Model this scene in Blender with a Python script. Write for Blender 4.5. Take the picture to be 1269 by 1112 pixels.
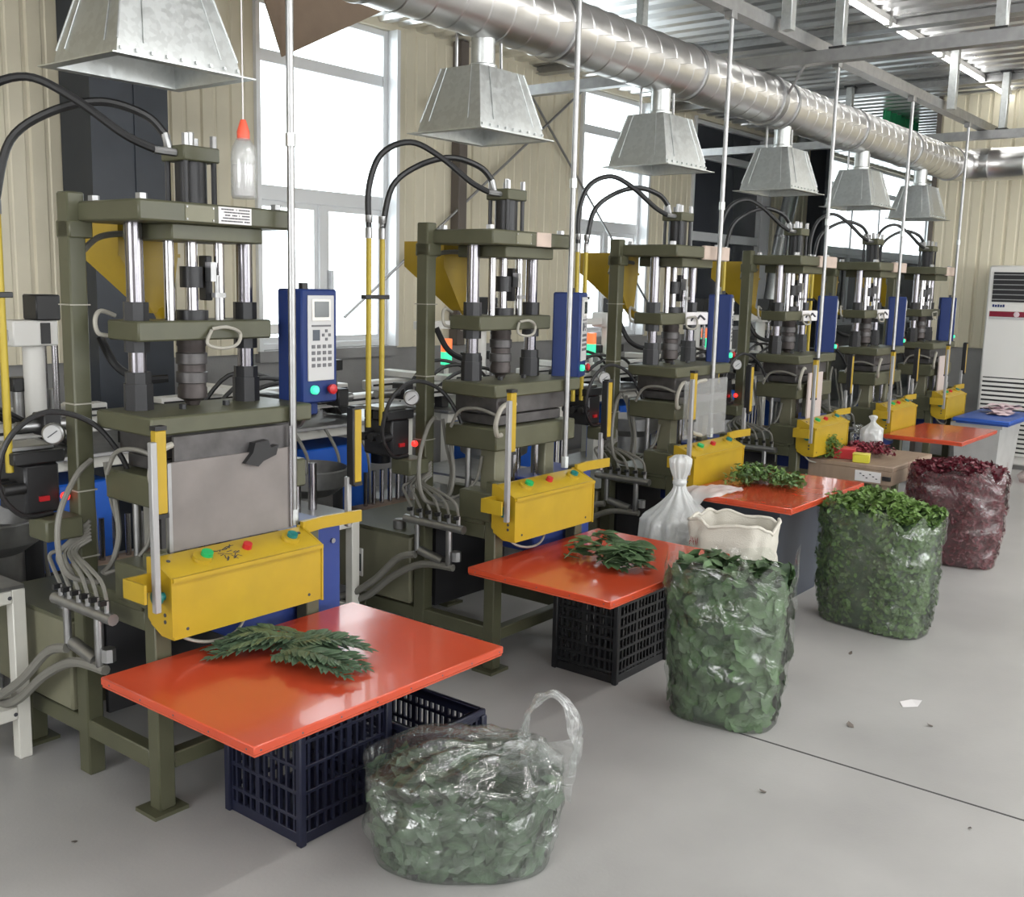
import bpy, bmesh, math, random
from mathutils import Vector, Matrix, noise
random.seed(7)
R = random.uniform
for o in list(bpy.data.objects):
    bpy.data.objects.remove(o)
scene = bpy.context.scene
COL = scene.collection

# ------------------------------------------------------------------ camera
YAW, PIT, ROLL, FPX, CAMH = 0.66637, 0.156915, -0.024264, 1301.26, 1.6
f = Vector((math.cos(PIT)*math.cos(YAW), math.cos(PIT)*math.sin(YAW), -math.sin(PIT)))
r = Vector((math.sin(YAW), -math.cos(YAW), 0)); d = f.cross(r)
r2 = math.cos(ROLL)*r + math.sin(ROLL)*d; d2 = -math.sin(ROLL)*r + math.cos(ROLL)*d
cd = bpy.data.cameras.new('camera'); cam = bpy.data.objects.new('camera', cd); COL.objects.link(cam)
u = -d2; b = -f
cam.matrix_world = Matrix(((r2.x, u.x, b.x, 0), (r2.y, u.y, b.y, 0), (r2.z, u.z, b.z, CAMH), (0, 0, 0, 1)))
cd.sensor_fit = 'HORIZONTAL'; cd.sensor_width = 36; cd.lens = FPX/1269*36; cd.clip_start = .05
scene.camera = cam

# ------------------------------------------------------------------ world, daylight, exposure
w = bpy.data.worlds.new('overcast_sky'); scene.world = w; w.use_nodes = True
bg = w.node_tree.nodes['Background']; bg.inputs[0].default_value = (.93, .97, 1, 1); bg.inputs[1].default_value = 5.5
vs = scene.view_settings
vs.view_transform = 'Standard'; vs.look = 'None'; vs.gamma = 1; vs.use_curve_mapping = False; vs.exposure = 0.0

def area(name, loc, rot, sx, sy, power, col=(1, 1, 1)):
    l = bpy.data.lights.new(name, 'AREA'); l.shape = 'RECTANGLE'; l.size = sx; l.size_y = sy
    l.energy = power; l.color = col
    o = bpy.data.objects.new(name, l); COL.objects.link(o); o.location = loc; o.rotation_euler = rot
    return o
# daylight entering by the aisle-side windows (openings are in wall_right / wall_left below)
for k, x in enumerate((-1.6, 2.2, 6.0, 9.2)):
    area('window_daylight', (x, -5.9, 2.1), (math.radians(-90), 0, math.radians(180)), 2.4, 2.2, 62, (1, .985, .96))
area('window_daylight', (-4.9, 1.5, 2.1), (math.radians(90), 0, math.radians(-90)), 3.4, 2.2, 120, (1, .985, .96))
# added fill light over the aisle, out of view; tube bodies built below
AISLE = [(x, y) for y in (.45, -2.2) for x in (-.4, 3.2, 6.8, 9.6)]
for x, y in AISLE:
    area('aisle_fill_light', (x, y, 3.36), (0, 0, 0), 2.4, .12, 32, (1, .985, .955))

# ------------------------------------------------------------------ materials
MATS = {}
def mat(name, col, rough=.5, metal=0, var=0, vscale=8, bump=0, bscale=60, emit=0, rvar=0, spec=.5, coat=0, stretch=None, col2=None, vor=False):
    if name in MATS: return MATS[name]
    m = bpy.data.materials.new(name); MATS[name] = m; m.use_nodes = True
    nt = m.node_tree; N = nt.nodes; L = nt.links; p = N['Principled BSDF']
    p.inputs['Base Color'].default_value = (*col, 1); p.inputs['Roughness'].default_value = rough
    p.inputs['Metallic'].default_value = metal; p.inputs['Specular IOR Level'].default_value = spec
    p.inputs['Coat Weight'].default_value = coat
    if emit:
        p.inputs['Emission Color'].default_value = (*col, 1); p.inputs['Emission Strength'].default_value = emit
    if var or bump or rvar:
        tc = N.new('ShaderNodeTexCoord'); mp = N.new('ShaderNodeMapping'); L.new(tc.outputs['Object'], mp.inputs[0])
        if stretch: mp.inputs['Scale'].default_value = stretch
    if var or rvar:
        if vor:
            nz = N.new('ShaderNodeTexVoronoi'); nz.inputs['Scale'].default_value = vscale; out = nz.outputs['Color']
            L.new(mp.outputs[0], nz.inputs['Vector'])
            sp = N.new('ShaderNodeSeparateColor'); L.new(out, sp.inputs[0]); out = sp.outputs[0]
        else:
            nz = N.new('ShaderNodeTexNoise'); nz.inputs['Scale'].default_value = vscale; nz.inputs['Detail'].default_value = 5
            L.new(mp.outputs[0], nz.inputs['Vector']); out = nz.outputs['Fac']
    if var:
        rp = N.new('ShaderNodeValToRGB'); L.new(out, rp.inputs[0])
        c2 = col2 or tuple(min(1, c*(1+var)) for c in col); c1 = tuple(c*(1-var) for c in col) if not col2 else col
        rp.color_ramp.elements[0].position = .3; rp.color_ramp.elements[1].position = .7
        rp.color_ramp.elements[0].color = (*c1, 1); rp.color_ramp.elements[1].color = (*c2, 1)
        L.new(rp.outputs[0], p.inputs['Base Color'])
    if rvar:
        mr = N.new('ShaderNodeMapRange'); L.new(out, mr.inputs[0])
        mr.inputs[3].default_value = max(0, rough-rvar); mr.inputs[4].default_value = min(1, rough+rvar)
        L.new(mr.outputs[0], p.inputs['Roughness'])
    if bump:
        n2 = N.new('ShaderNodeTexNoise'); n2.inputs['Scale'].default_value = bscale; n2.inputs['Detail'].default_value = 3
        L.new(mp.outputs[0], n2.inputs['Vector'])
        bp = N.new('ShaderNodeBump'); bp.inputs['Strength'].default_value = bump; bp.inputs['Distance'].default_value = .01
        L.new(n2.outputs['Fac'], bp.inputs['Height']); L.new(bp.outputs[0], p.inputs['Normal'])
    return m

def film(name, tint, white, gloss_rough=.12, bscale=14, bump=.7, gl=.55):
    """thin plastic film: clear, shiny where it creases, a little milky"""
    if name in MATS: return MATS[name]
    m = bpy.data.materials.new(name); MATS[name] = m; m.use_nodes = True
    nt = m.node_tree; N = nt.nodes; L = nt.links; N.remove(N['Principled BSDF']); out = N['Material Output']
    tr = N.new('ShaderNodeBsdfTransparent'); tr.inputs[0].default_value = (*tint, 1)
    gls = N.new('ShaderNodeBsdfGlossy'); gls.inputs['Roughness'].default_value = gloss_rough
    df = N.new('ShaderNodeBsdfDiffuse'); df.inputs[0].default_value = (.85, .87, .86, 1)
    tl = N.new('ShaderNodeBsdfTranslucent'); tl.inputs[0].default_value = (.85, .87, .86, 1)
    tc = N.new('ShaderNodeTexCoord'); nz = N.new('ShaderNodeTexNoise'); nz.inputs['Scale'].default_value = bscale
    nz.inputs['Detail'].default_value = 4; nz.inputs['Distortion'].default_value = 1.2; L.new(tc.outputs['Object'], nz.inputs['Vector'])
    bp = N.new('ShaderNodeBump'); bp.inputs['Strength'].default_value = bump; bp.inputs['Distance'].default_value = .02
    L.new(nz.outputs['Fac'], bp.inputs['Height'])
    for s in (gls, df): L.new(bp.outputs[0], s.inputs['Normal'])
    lw = N.new('ShaderNodeLayerWeight'); lw.inputs[0].default_value = .25; L.new(bp.outputs[0], lw.inputs['Normal'])
    mr = N.new('ShaderNodeMapRange'); L.new(lw.outputs['Facing'], mr.inputs[0]); mr.inputs[3].default_value = .10; mr.inputs[4].default_value = gl
    md = N.new('ShaderNodeMixShader'); md.inputs[0].default_value = .5; L.new(df.outputs[0], md.inputs[1]); L.new(tl.outputs[0], md.inputs[2])
    m1 = N.new('ShaderNodeMixShader'); m1.inputs[0].default_value = white; L.new(tr.outputs[0], m1.inputs[1]); L.new(md.outputs[0], m1.inputs[2])
    m2 = N.new('ShaderNodeMixShader'); L.new(mr.outputs[0], m2.inputs[0]); L.new(m1.outputs[0], m2.inputs[1]); L.new(gls.outputs[0], m2.inputs[2])
    L.new(m2.outputs[0], out.inputs[0])
    return m

M = {
 'concrete': mat('concrete', (.352, .346, .337), .45, var=.15, vscale=1.3, bump=.06, bscale=90, rvar=.1),
 'joint': mat('joint', (.06, .06, .06), .9),
 'cream': mat('cream_cladding', (.66, .605, .46), .42, var=.04, vscale=3),
 'plaster': mat('grey_plaster', (.27, .265, .26), .8, var=.12, vscale=4, bump=.1),
 'white_wall': mat('white_wall', (.7, .69, .66), .8),
 'deck': mat('galvanised_deck', (.80, .80, .80), .3, 1, var=.1, vscale=2.5, rvar=.08),
 'alu': mat('window_aluminium', (.74, .75, .76), .35, .2),
 'slate': mat('slate_paint', (.028, .034, .045), .45, var=.1),
 'brown': mat('brown_trim', (.12, .10, .085), .5),
 'green': mat('olive_paint', (.078, .079, .046), .42, var=.14, vscale=7, rvar=.08),
 'greenlt': mat('olive_tank', (.17, .165, .11), .45, var=.12, vscale=6),
 'chrome': mat('chrome', (.42, .41, .43), .2, 1),
 'tiebar': mat('ground_tie_bar', (.24, .23, .25), .24, 1),
 'steel': mat('dull_steel', (.36, .36, .36), .4, 1, var=.1, vscale=20),
 'zinc': mat('zinc_sheet', (.56, .58, .575), .4, 1, var=.05, vscale=60, rvar=.07, vor=True),
 'duct': mat('duct_metal', (.70, .69, .68), .33, 1, var=.08, vscale=5, rvar=.08),
 'black': mat('black_rubber', (.012, .012, .013), .45),
 'blackpaint': mat('black_oxide', (.025, .025, .027), .4, .3),
 'barrel': mat('barrel_brown', (.06, .05, .048), .5, .4, var=.2, vscale=20),
 'yellow': mat('yellow_paint', (.40, .265, .012), .4, var=.07, vscale=9, rvar=.05),
 'yellowpale': mat('yellow_pipe', (.44, .33, .03), .42),
 'blue': mat('blue_paint', (.011, .028, .125), .5, var=.06, vscale=6, spec=.3),
 'bluelt': mat('bright_blue', (.01, .11, .55), .45),
 'blueside': mat('blue_cabinet', (.025, .048, .21), .42, var=.06, vscale=6),
 'keypad': mat('keypad_grey', (.48, .48, .48), .45),
 'key': mat('key_dark', (.12, .12, .13), .5),
 'screen': mat('screen_glass', (.05, .06, .06), .12),
 'greenled': mat('green_led', (.05, .72, .36), .3, emit=1.0),
 'redled': mat('red_led', (1, .04, .03), .3, emit=1.3),
 'amberled': mat('amber_led', (.9, .17, .05), .3, emit=1.0),
 'red': mat('red_plastic', (.45, .015, .02), .35),
 'greenbtn': mat('green_button', (.01, .35, .10), .35),
 'teal': mat('teal_button', (.01, .16, .15), .35),
 'white': mat('white_paint', (.68, .67, .64), .4),
 'offwhite': mat('off_white_frame', (.60, .59, .54), .45, var=.05),
 'greypost': mat('grey_profile', (.36, .36, .36), .4, .4),
 'greyhose': mat('grey_hose', (.17, .165, .145), .5),
 'palehose': mat('pale_hose', (.34, .325, .28), .5),
 'paper': mat('paper', (.72, .70, .70), .7),
 'ink': mat('ink', (.05, .05, .06), .7),
 'card': mat('cardboard_tape', (.50, .40, .34), .55, var=.1, vscale=14),
 'cardbrown': mat('brown_card', (.28, .20, .14), .7, var=.08),
 'orange': mat('orange_laminate', (.50, .062, .024), .22, var=.07, vscale=2.5, rvar=.07, coat=.25),
 'orangeedge': mat('orange_edge', (.50, .075, .03), .4),
 'wood': mat('brown_board', (.30, .22, .16), .5, var=.1, vscale=5, stretch=(1, 6, 1)),
 'navy': mat('navy_crate', (.010, .012, .030), .42),
 'blackcrate': mat('black_crate', (.009, .010, .012), .45),
 'bin': mat('grey_bin', (.055, .065, .085), .45, var=.08),
 'clearbin': mat('frosted_bin', (.46, .46, .45), .35, var=.08),
 'bluelid': mat('blue_lid', (.015, .075, .36), .4),
 'sack': mat('woven_sack', (.60, .57, .50), .6, bump=.3, bscale=220, var=.05),
 'sackred': mat('sack_print', (.35, .02, .03), .6),
 'fern': mat('fern_green', (.07, .112, .064), .42, var=.45, vscale=30),
 'leaf': mat('leaf_green', (.085, .15, .06), .4, var=.4, vscale=25),
 'leafpale': mat('leaf_pale', (.066, .118, .05), .45, var=.55, vscale=16),
 'fine': mat('fine_green', (.07, .135, .035), .5, var=.5, vscale=30),
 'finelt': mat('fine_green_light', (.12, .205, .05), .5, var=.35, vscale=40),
 'crimson': mat('crimson_leaf', (.11, .012, .022), .42, var=.5, vscale=40),
 'crimsonlt': mat('crimson_leaf_light', (.26, .035, .055), .42, var=.35, vscale=40),
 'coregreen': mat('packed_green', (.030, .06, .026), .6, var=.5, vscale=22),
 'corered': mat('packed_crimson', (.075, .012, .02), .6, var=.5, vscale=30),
 'pink': mat('pink_paper', (.66, .52, .56), .6),
 'lamp': mat('tube_light', (1, 1, .98), .4, emit=14),
 'greencurtain': mat('green_cloth', (.06, .55, .24), .7, var=.2, vscale=6, stretch=(8, 1, 1)),
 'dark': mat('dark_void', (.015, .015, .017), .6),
 'plexi': mat('smoked_guard', (.19, .172, .163), .3, var=.18, vscale=5),
 'plexipink': mat('beige_guard', (.50, .43, .41), .4),
 'soot': mat('sooty_steel', (.09, .085, .085), .45, .5, var=.3, vscale=14),
 'bottle': film('bottle_plastic', (.95, .95, .95), .28, .2, 20, .05, .35),
 'film': film('clear_film', (.93, .95, .94), .05, .15, 10, 1.0, .5),
 'filmedge': film('gathered_film', (.9, .92, .91), .22, .2, 18, 1.0, .5),
 'filmwrap': film('wrap_film', (.95, .97, .95), .035, .2, 9, .8, .27),
 'filmwhite': film('milky_film', (.85, .85, .87), .80, .3, 14, .6, .25),
 'filmpink': film('rosy_film', (.95, .88, .88), .02, .25, 9, .7, .16),
}
g = bpy.data.materials.new('window_glass'); g.use_nodes = True; MATS['window_glass'] = g; M['glass'] = g
nt = g.node_tree; N = nt.nodes; N.remove(N['Principled BSDF'])
_t = N.new('ShaderNodeBsdfTransparent'); _t.inputs[0].default_value = (.93, .96, .96, 1)
_g = N.new('ShaderNodeBsdfGlossy'); _g.inputs['Roughness'].default_value = .05
_x = N.new('ShaderNodeMixShader'); _x.inputs[0].default_value = .07
nt.links.new(_t.outputs[0], _x.inputs[1]); nt.links.new(_g.outputs[0], _x.inputs[2]); nt.links.new(_x.outputs[0], N['Material Output'].inputs[0])
M['darkglass'] = mat('dark_pane', (.035, .038, .048), .12)

# ------------------------------------------------------------------ mesh helpers
class MB:
    def __init__(s, o=(0, 0, 0)): s.v = []; s.f = []; s.cuts = []; s.o = Vector(o)
    def add(s, vs, fs):
        n = len(s.v); s.cuts.append((n, len(s.f))); s.v += [tuple(Vector(p)-s.o) for p in vs]; s.f += [tuple(i+n for i in q) for q in fs]; return s
    def box(s, x0, x1, y0, y1, z0, z1, c=0.0):
        if c <= 0:
            vs = [(x, y, z) for z in (z0, z1) for y in (y0, y1) for x in (x0, x1)]
            return s.add(vs, [(0, 2, 3, 1), (4, 5, 7, 6), (0, 1, 5, 4), (2, 6, 7, 3), (0, 4, 6, 2), (1, 3, 7, 5)])
        # chamfered on every edge
        bm = bmesh.new(); bmesh.ops.create_cube(bm, size=1)
        for q in bm.verts: q.co = Vector(((x0+x1)/2+q.co.x*(x1-x0), (y0+y1)/2+q.co.y*(y1-y0), (z0+z1)/2+q.co.z*(z1-z0)))
        bmesh.ops.bevel(bm, geom=bm.edges[:], offset=c, segments=1, affect='EDGES')
        bm.verts.index_update(); s.add([q.co[:] for q in bm.verts], [tuple(q.index for q in fc.verts) for fc in bm.faces]); bm.free(); return s
    def cyl(s, p0, p1, ra, rb=None, n=14, cap=True):
        rb = ra if rb is None else rb; p0 = Vector(p0); p1 = Vector(p1); a = (p1-p0).normalized()
        x = a.orthogonal().normalized(); y = a.cross(x)
        vs = []; fs = []
        for p, rr in ((p0, ra), (p1, rb)):
            for i in range(n):
                t = 2*math.pi*i/n; vs.append(p+x*rr*math.cos(t)+y*rr*math.sin(t))
        for i in range(n): j = (i+1) % n; fs.append((i, j, n+j, n+i))
        if cap: fs += [tuple(range(n))[::-1], tuple(range(n, 2*n))]
        return s.add(vs, fs)
    def tube(s, pts, ra, n=8, sub=6, closed=False):
        P = [Vector(p) for p in pts]; Q = []
        m = len(P)
        for i in range(m if closed else m-1):
            a = P[(i-1) % m] if closed or i else P[0]; b_ = P[i]; c = P[(i+1) % m]; e = P[(i+2) % m] if closed or i+2 < m else P[-1]
            for k in range(sub):
                t = k/sub; Q.append(.5*((2*b_)+(c-a)*t+(2*a-5*b_+4*c-e)*t*t+(-a+3*b_-3*c+e)*t**3))
        if not closed: Q.append(P[-1])
        vs = []; fs = []; L = len(Q); up = None
        for i, q in enumerate(Q):
            t = (Q[(i+1) % L if closed else min(i+1, L-1)]-Q[(i-1) % L if closed else max(i-1, 0)])
            t = t.normalized() if t.length > 1e-9 else Vector((0, 0, 1))
            if up is None: up = t.orthogonal().normalized()
            up = (up-t*up.dot(t)); up = up.normalized() if up.length > 1e-6 else t.orthogonal().normalized()
            w_ = t.cross(up)
            for k in range(n): an = 2*math.pi*k/n; vs.append(q+up*ra*math.cos(an)+w_*ra*math.sin(an))
        for i in range(L if closed else L-1):
            for k in range(n): j = (k+1) % n; i2 = (i+1) % L; fs.append((i*n+k, i*n+j, i2*n+j, i2*n+k))
        if not closed: fs += [tuple(range(n))[::-1], tuple(range((L-1)*n, L*n))]
        return s.add(vs, fs)
    def lathe(s, prof, c=(0, 0, 0), n=20, axis='z'):
        vs = []; fs = []; m = len(prof)
        for rr, h in prof:
            for i in range(n):
                t = 2*math.pi*i/n; a, b_ = rr*math.cos(t), rr*math.sin(t)
                q = (a, b_, h) if axis == 'z' else ((h, a, b_) if axis == 'x' else (a, h, b_))
                vs.append((q[0]+c[0], q[1]+c[1], q[2]+c[2]))
        for k in range(m-1):
            for i in range(n): j = (i+1) % n; fs.append((k*n+i, k*n+j, (k+1)*n+j, (k+1)*n+i))
        fs += [tuple(range(n))[::-1], tuple(range((m-1)*n, m*n))]
        return s.add(vs, fs)
    def prism(s, poly, a0, a1, axis='x'):
        """poly in the other two axes, extruded along axis"""
        n = len(poly); mk = {'x': lambda p, h: (h, p[0], p[1]), 'y': lambda p, h: (p[0], h, p[1]), 'z': lambda p, h: (p[0], p[1], h)}[axis]
        vs = [mk(p, a0) for p in poly]+[mk(p, a1) for p in poly]
        fs = [(i, (i+1) % n, n+(i+1) % n, n+i) for i in range(n)]+[tuple(range(n))[::-1], tuple(range(n, 2*n))]
        return s.add(vs, fs)
    def mesh(s, name, mt=None, angle=38):
        me = bpy.data.meshes.new(name); me.from_pydata(s.v, [], s.f)
        bm = bmesh.new(); bm.from_mesh(me); bmesh.ops.recalc_face_normals(bm, faces=bm.faces); bm.to_mesh(me); bm.free()
        me.polygons.foreach_set('use_smooth', [True]*len(me.polygons))
        me.set_sharp_from_angle(angle=math.radians(angle))
        if mt: me.materials.append(mt)
        return me

def link(name, data, parent=None, loc=None, rz=0):
    o = bpy.data.objects.new(name, data); COL.objects.link(o)
    if parent: o.parent = parent
    if loc: o.location = loc
    if rz: o.rotation_euler.z = rz
    return o
def tag(o, label=None, cat=None, group=None, kind=None):
    if label: o['label'] = label
    if cat: o['category'] = cat
    if group: o['group'] = group
    if kind: o['kind'] = kind
    return o
def thing(name, loc, label, cat, group=None, rz=0):
    return tag(link(name, None, None, loc, rz), label, cat, group)
CACHE = {}
def part(name, parent, mt, fn, key=None, o=(0, 0, 0), angle=38, loc=None, rz=0):
    """one mesh object; meshes with the same key are shared"""
    me = CACHE.get(key) if key else None
    if me is None:
        b_ = MB(o); fn(b_); me = b_.mesh(name, M[mt] if isinstance(mt, str) else mt, angle)
        if key: CACHE[key] = me
    return link(name, me, parent, loc, rz)

def pieces(name, parent, mt, fn, key=None, o=(0, 0, 0), angle=38, loc=None, rz=0, piv=None):
    """like part(), but every solid added by fn becomes an object of its own"""
    mes = CACHE.get(key) if key else None
    if mes is None:
        b_ = MB(o); fn(b_); mes = []; cuts = b_.cuts+[(len(b_.v), len(b_.f))]
        for (v0, f0), (v1, f1) in zip(cuts, cuts[1:]):
            c = MB(); c.v = b_.v[v0:v1]; c.f = [tuple(i-v0 for i in q) for q in b_.f[f0:f1]]; mes.append(c.mesh(name, M[mt] if isinstance(mt, str) else mt, angle))
        if key: CACHE[key] = mes
    return [link(name, me, parent, loc, rz) for me in mes]

# ================================================================== THE SETTING
ZC = 3.46; YB = 5.80; XF = 10.8; XE = 19.2; XR = -5.0; YA = -6.0
DADO = 1.08
fl = tag(part('floor', None, 'concrete', lambda m: m.box(XR-.3, XE+.3, YA-.3, YB+.3, -.12, 0)), 'pale grey concrete factory floor with blotches', kind='structure')
part('control_joint', fl, 'joint', lambda m: m.box(3.363, 3.371, YA, 1.60, -.002, .0012))
part('control_joint', fl, 'joint', lambda m: m.box(9.2, 9.208, YA, 1.6, -.002, .0012))

WINS = [(4.55, 5.82), (8.27, 9.45), (10.40, 12.3), (14.2, 18.7)]
wb = tag(part('wall_back', None, 'plaster', lambda m: m.box(XR, XE, YB, YB+.2, 0, DADO)), 'grey plastered dado wall under cream metal cladding and windows', kind='structure')
pieces('window_ledge', wb, 'plaster', lambda m: [m.box(a-.02, c+.02, YB-.05, YB+.2, DADO-.06, DADO+.015) for a, c in WINS])
part('wall_header', wb, 'cream', lambda m: m.box(XR, XE, YB+.0, YB+.2, 3.42, ZC+.1))
PW = .22
def panel_fn(w_, z0, z1):
    def fn(m):
        pf = [(0, .014), (.01, .014), (.02, 0), (w_*.5-.016, 0), (w_*.5-.009, .006), (w_*.5+.009, .006), (w_*.5+.016, 0), (w_-.02, 0), (w_-.01, .014), (w_, .014), (w_, .06), (0, .06)]
        m.prism(pf, z0, z1, 'z')
    return fn
edges = [XR]+[q for ab in WINS for q in ab]+[XE]
for a, c in zip(edges[::2], edges[1::2]):
    n = max(1, round((c-a)/PW)); wd = (c-a)/n
    for k in range(n):
        o = part('wall_panel', wb, 'cream', panel_fn(PW, DADO, 3.42), 'panel_back', loc=(a+k*wd, YB-.03, 0)); o.scale.x = wd/PW
# partition wall at the far end, its free end trimmed in brown
wf = tag(part('wall_far', None, 'plaster', lambda m: m.box(XF, XF+.16, YA, 3.30, 0, DADO)), 'grey plaster dado of the far partition behind the air conditioner', kind='structure')
n = 42; wd = (3.30-YA)/n
for k in range(n):
    o = part('wall_panel', wf, 'cream', panel_fn(PW, DADO, ZC), 'panel_far', loc=(XF-.03, 3.30-k*wd, 0)); o.rotation_euler.z = -math.pi/2; o.scale.x = wd/PW
part('wall_core', wf, 'cream', lambda m: m.box(XF+.02, XF+.16, YA, 3.29, DADO, ZC))
tag(part('trim_1', None, 'brown', lambda m: m.box(XF-.03, XF+.18, 3.30, 3.345, 0, ZC, .004)), 'brown end trim of the far partition', kind='structure')
tag(part('wall_end', None, 'white_wall', lambda m: m.box(XE, XE+.2, YA, YB+.2, 0, ZC)), 'plain wall closing the far bay', kind='structure')
# aisle-side and rear walls with tall window openings (behind the viewer)
def holed(m, a0, a1, wins, z0, z1, ax, p0, p1):
    def bx(u0, u1, zz0, zz1):
        (m.box(u0, u1, p0, p1, zz0, zz1) if ax == 'x' else m.box(p0, p1, u0, u1, zz0, zz1))
    bx(a0, a1, 0, z0); bx(a0, a1, z1, ZC+.1)
    e = [a0]+[q for ab in wins for q in ab]+[a1]
    for s_, t_ in zip(e[::2], e[1::2]): bx(s_, t_, z0, z1)
tag(part('wall_right', None, 'white_wall', lambda m: holed(m, XR, XE, [(x-1.2, x+1.2) for x in (-1.6, 2.2, 6.0, 9.2)], 1.0, 3.2, 'x', YA-.2, YA)), 'plain wall with tall windows across the aisle', kind='structure')
tag(part('wall_left', None, 'white_wall', lambda m: holed(m, YA, YB+.2, [(-.2, 3.2)], 1.0, 3.2, 'y', XR-.2, XR)), 'plain end wall behind the photographer', kind='structure')
# ceiling: ribbed deck sheets
def deck(m):
    w_ = .8; pf = []
    for k in range(4):
        x = k*.2; pf += [(x, .045), (x+.06, .045), (x+.09, 0), (x+.17, 0)]
    pf.append((w_, .045)); top = [(x, z+.008) for x, z in pf[::-1]]
    m.prism(pf+top, YA-.2, YB+.2, 'y')
ceil = tag(part('ceiling', None, 'deck', lambda m: m.box(XR-.2, XE+.2, YA-.2, YB+.2, ZC+.075, ZC+.13)), 'ribbed galvanised steel deck ceiling', kind='structure')
k = 0
while XR+k*.8 < XE: part('deck_sheet', ceil, 'deck', deck, 'deck', loc=(XR+k*.8, 0, ZC)); k += 1
for k, x in enumerate((1.0, 4.0, 7.6, 9.9)):
    part('roof_purlin', ceil, 'steel', lambda m: m.prism([(-.06,ZC-.07),(.06,ZC-.07),(.06,ZC-.064),(.004,ZC-.064),(.004,ZC-.006),(.06,ZC-.006),(.06,ZC),(-.06,ZC),(-.06,ZC-.006),(-.004,ZC-.006),(-.004,ZC-.064),(-.06,ZC-.064)], YA, YB, 'y'), 'purlin', loc=(x, 0, 0))

# windows
def window(i, a, c, glass, divs, label):
    z0, z1 = DADO+.015, 3.42
    w0 = tag(link('window_%d' % i, None, None, ((a+c)/2, YB+.1, z0)), label, kind='structure')
    h = z1-z0; W = (c-a)/2; t = .045
    pieces('window_frame', w0, 'alu', lambda m: (m.box(-W, -W+t, -.06, .04, 0, h, .004), m.box(W-t, W, -.06, .04, 0, h, .004), m.box(-W+t, W-t, -.06, .04, 0, t, .004), m.box(-W+t, W-t, -.06, .04, h-t, h, .004)))
    pieces('window_reveal', w0, 'alu', lambda m: (m.box(W-.004, W+.03, -.16, .1, 0, h), m.box(-W-.03, -W+.004, -.16, .1, 0, h)))
    rows = [0+t, 1.02, 1.12, 1.92, 2.0, h-t]
    part('transom', w0, 'alu', lambda m: m.box(-W+t, W-t, -.05, .03, 1.02, 1.12, .004))
    part('transom', w0, 'alu', lambda m: m.box(-W+t, W-t, -.05, .03, 1.92, 2.0, .004))
    for q in range(1, divs):
        x = -W+2*W*q/divs
        part('mullion', w0, 'alu', lambda m: m.box(x-.035, x+.035, -.05, .03, t, 1.02, .004))
        if divs > 2: part('mullion', w0, 'alu', lambda m: m.box(x-.03, x+.03, -.05, .03, 1.12, h-t, .004))
    if glass == 'glass':
        for q in range(divs):
            x0 = -W+2*W*q/divs+.03; x1 = -W+2*W*(q+1)/divs-.03
            pieces('sash', w0, 'alu', lambda m: (m.box(x0, x0+.04, -.03, .01, t, 1.02), m.box(x1-.04, x1, -.03, .01, t, 1.02), m.box(x0+.04, x1-.04, -.03, .01, t, t+.04), m.box(x0+.04, x1-.04, -.03, .01, .98, 1.02)))
        part('window_handle', w0, 'alu', lambda m: m.prism([(.055,.42),(.07,.42),(.07,.56),(.055,.56)],-.085,-.02,'y'))
    for z_0, z_1 in ((t, 1.02), (1.12, 1.92), (2.0, h-t)):
        for q in range(divs):
            x0 = -W+2*W*q/divs; x1 = x0+2*W/divs
            gl = glass
            if i == 4 and z_0 == t: gl = 'darkglass'
            part('pane', w0, gl, lambda m: m.box(x0+.02, x1-.02, -.006, .0, z_0-.01, z_1+.01))
    return w0
window(1, *WINS[0], 'glass', 2, 'bright aluminium window nearest the dark slate column')
window(2, *WINS[1], 'glass', 2, 'bright aluminium window crossed by a diagonal brace rod')
window(3, *WINS[2], 'darkglass', 2, 'dark blanked window with pale frame behind the third press')
window(4, *WINS[3], 'glass', 4, 'wide bright window of the far bay behind the last hoods')
# structural columns, wall trim, bracing
tag(part('trim_2', None, 'slate', lambda m: m.prism([(3.18,5.45),(3.44,5.45),(3.44,5.442),(3.455,5.442),(3.455,5.45),(3.66,5.45),(3.66,5.76),(3.18,5.76)], 0, ZC, 'z')), 'dark slate boxed steel column against the cream wall', kind='structure')
tag(part('trim_3', None, 'brown', lambda m: m.box(6.46, 6.56, 5.68, 5.77, 1.08, ZC, .006)), 'slim brown downpipe column on the cream wall', kind='structure')
tag(part('trim_4', None, 'slate', lambda m: m.box(13.5, 13.72, 5.55, 5.77, 0, ZC, .006)), 'dark column before the far bay window', kind='structure')
for i, (p0, p1, lb) in enumerate((((5.25, 5.70, 1.32), (8.25, 5.70, 3.40), 'thin diagonal brace rod rising across the cream wall'), ((7.35, 5.72, 3.25), (9.75, 5.72, 1.2), 'thin diagonal brace rod falling past the second window'))):
    tag(part('trim_%d' % (5+i), None, 'steel', lambda m: m.cyl(p0, p1, .011, n=8)), lb, kind='structure')
sl = thing('flexible_duct', (11.9, 5.35, 1.2), 'silver flexible duct leaning in front of the dark window', 'duct')
part('hose_body', sl, 'zinc', lambda m: m.tube([(-.32, 0, .0), (-.05, 0, 1.0), (.42, 0, 2.2)], .085, 14))
part('clamp_band', sl, 'steel', lambda m: (m.tube([(-.05, 0, .98), (-.045, 0, 1.02)], .09, 14, 1)))
tag(part('green_curtain', None, 'greencurtain', lambda m: m.prism([(11.25+i*.045, 4.02+.03*math.sin(i*1.9)) for i in range(24)]+[(11.25+i*.045, 4.035+.03*math.sin(i*1.9)) for i in range(23, -1, -1)], 3.2, 3.46, 'z')), 'green cloth hanging high under the deck ceiling behind the duct', 'curtain')
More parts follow.
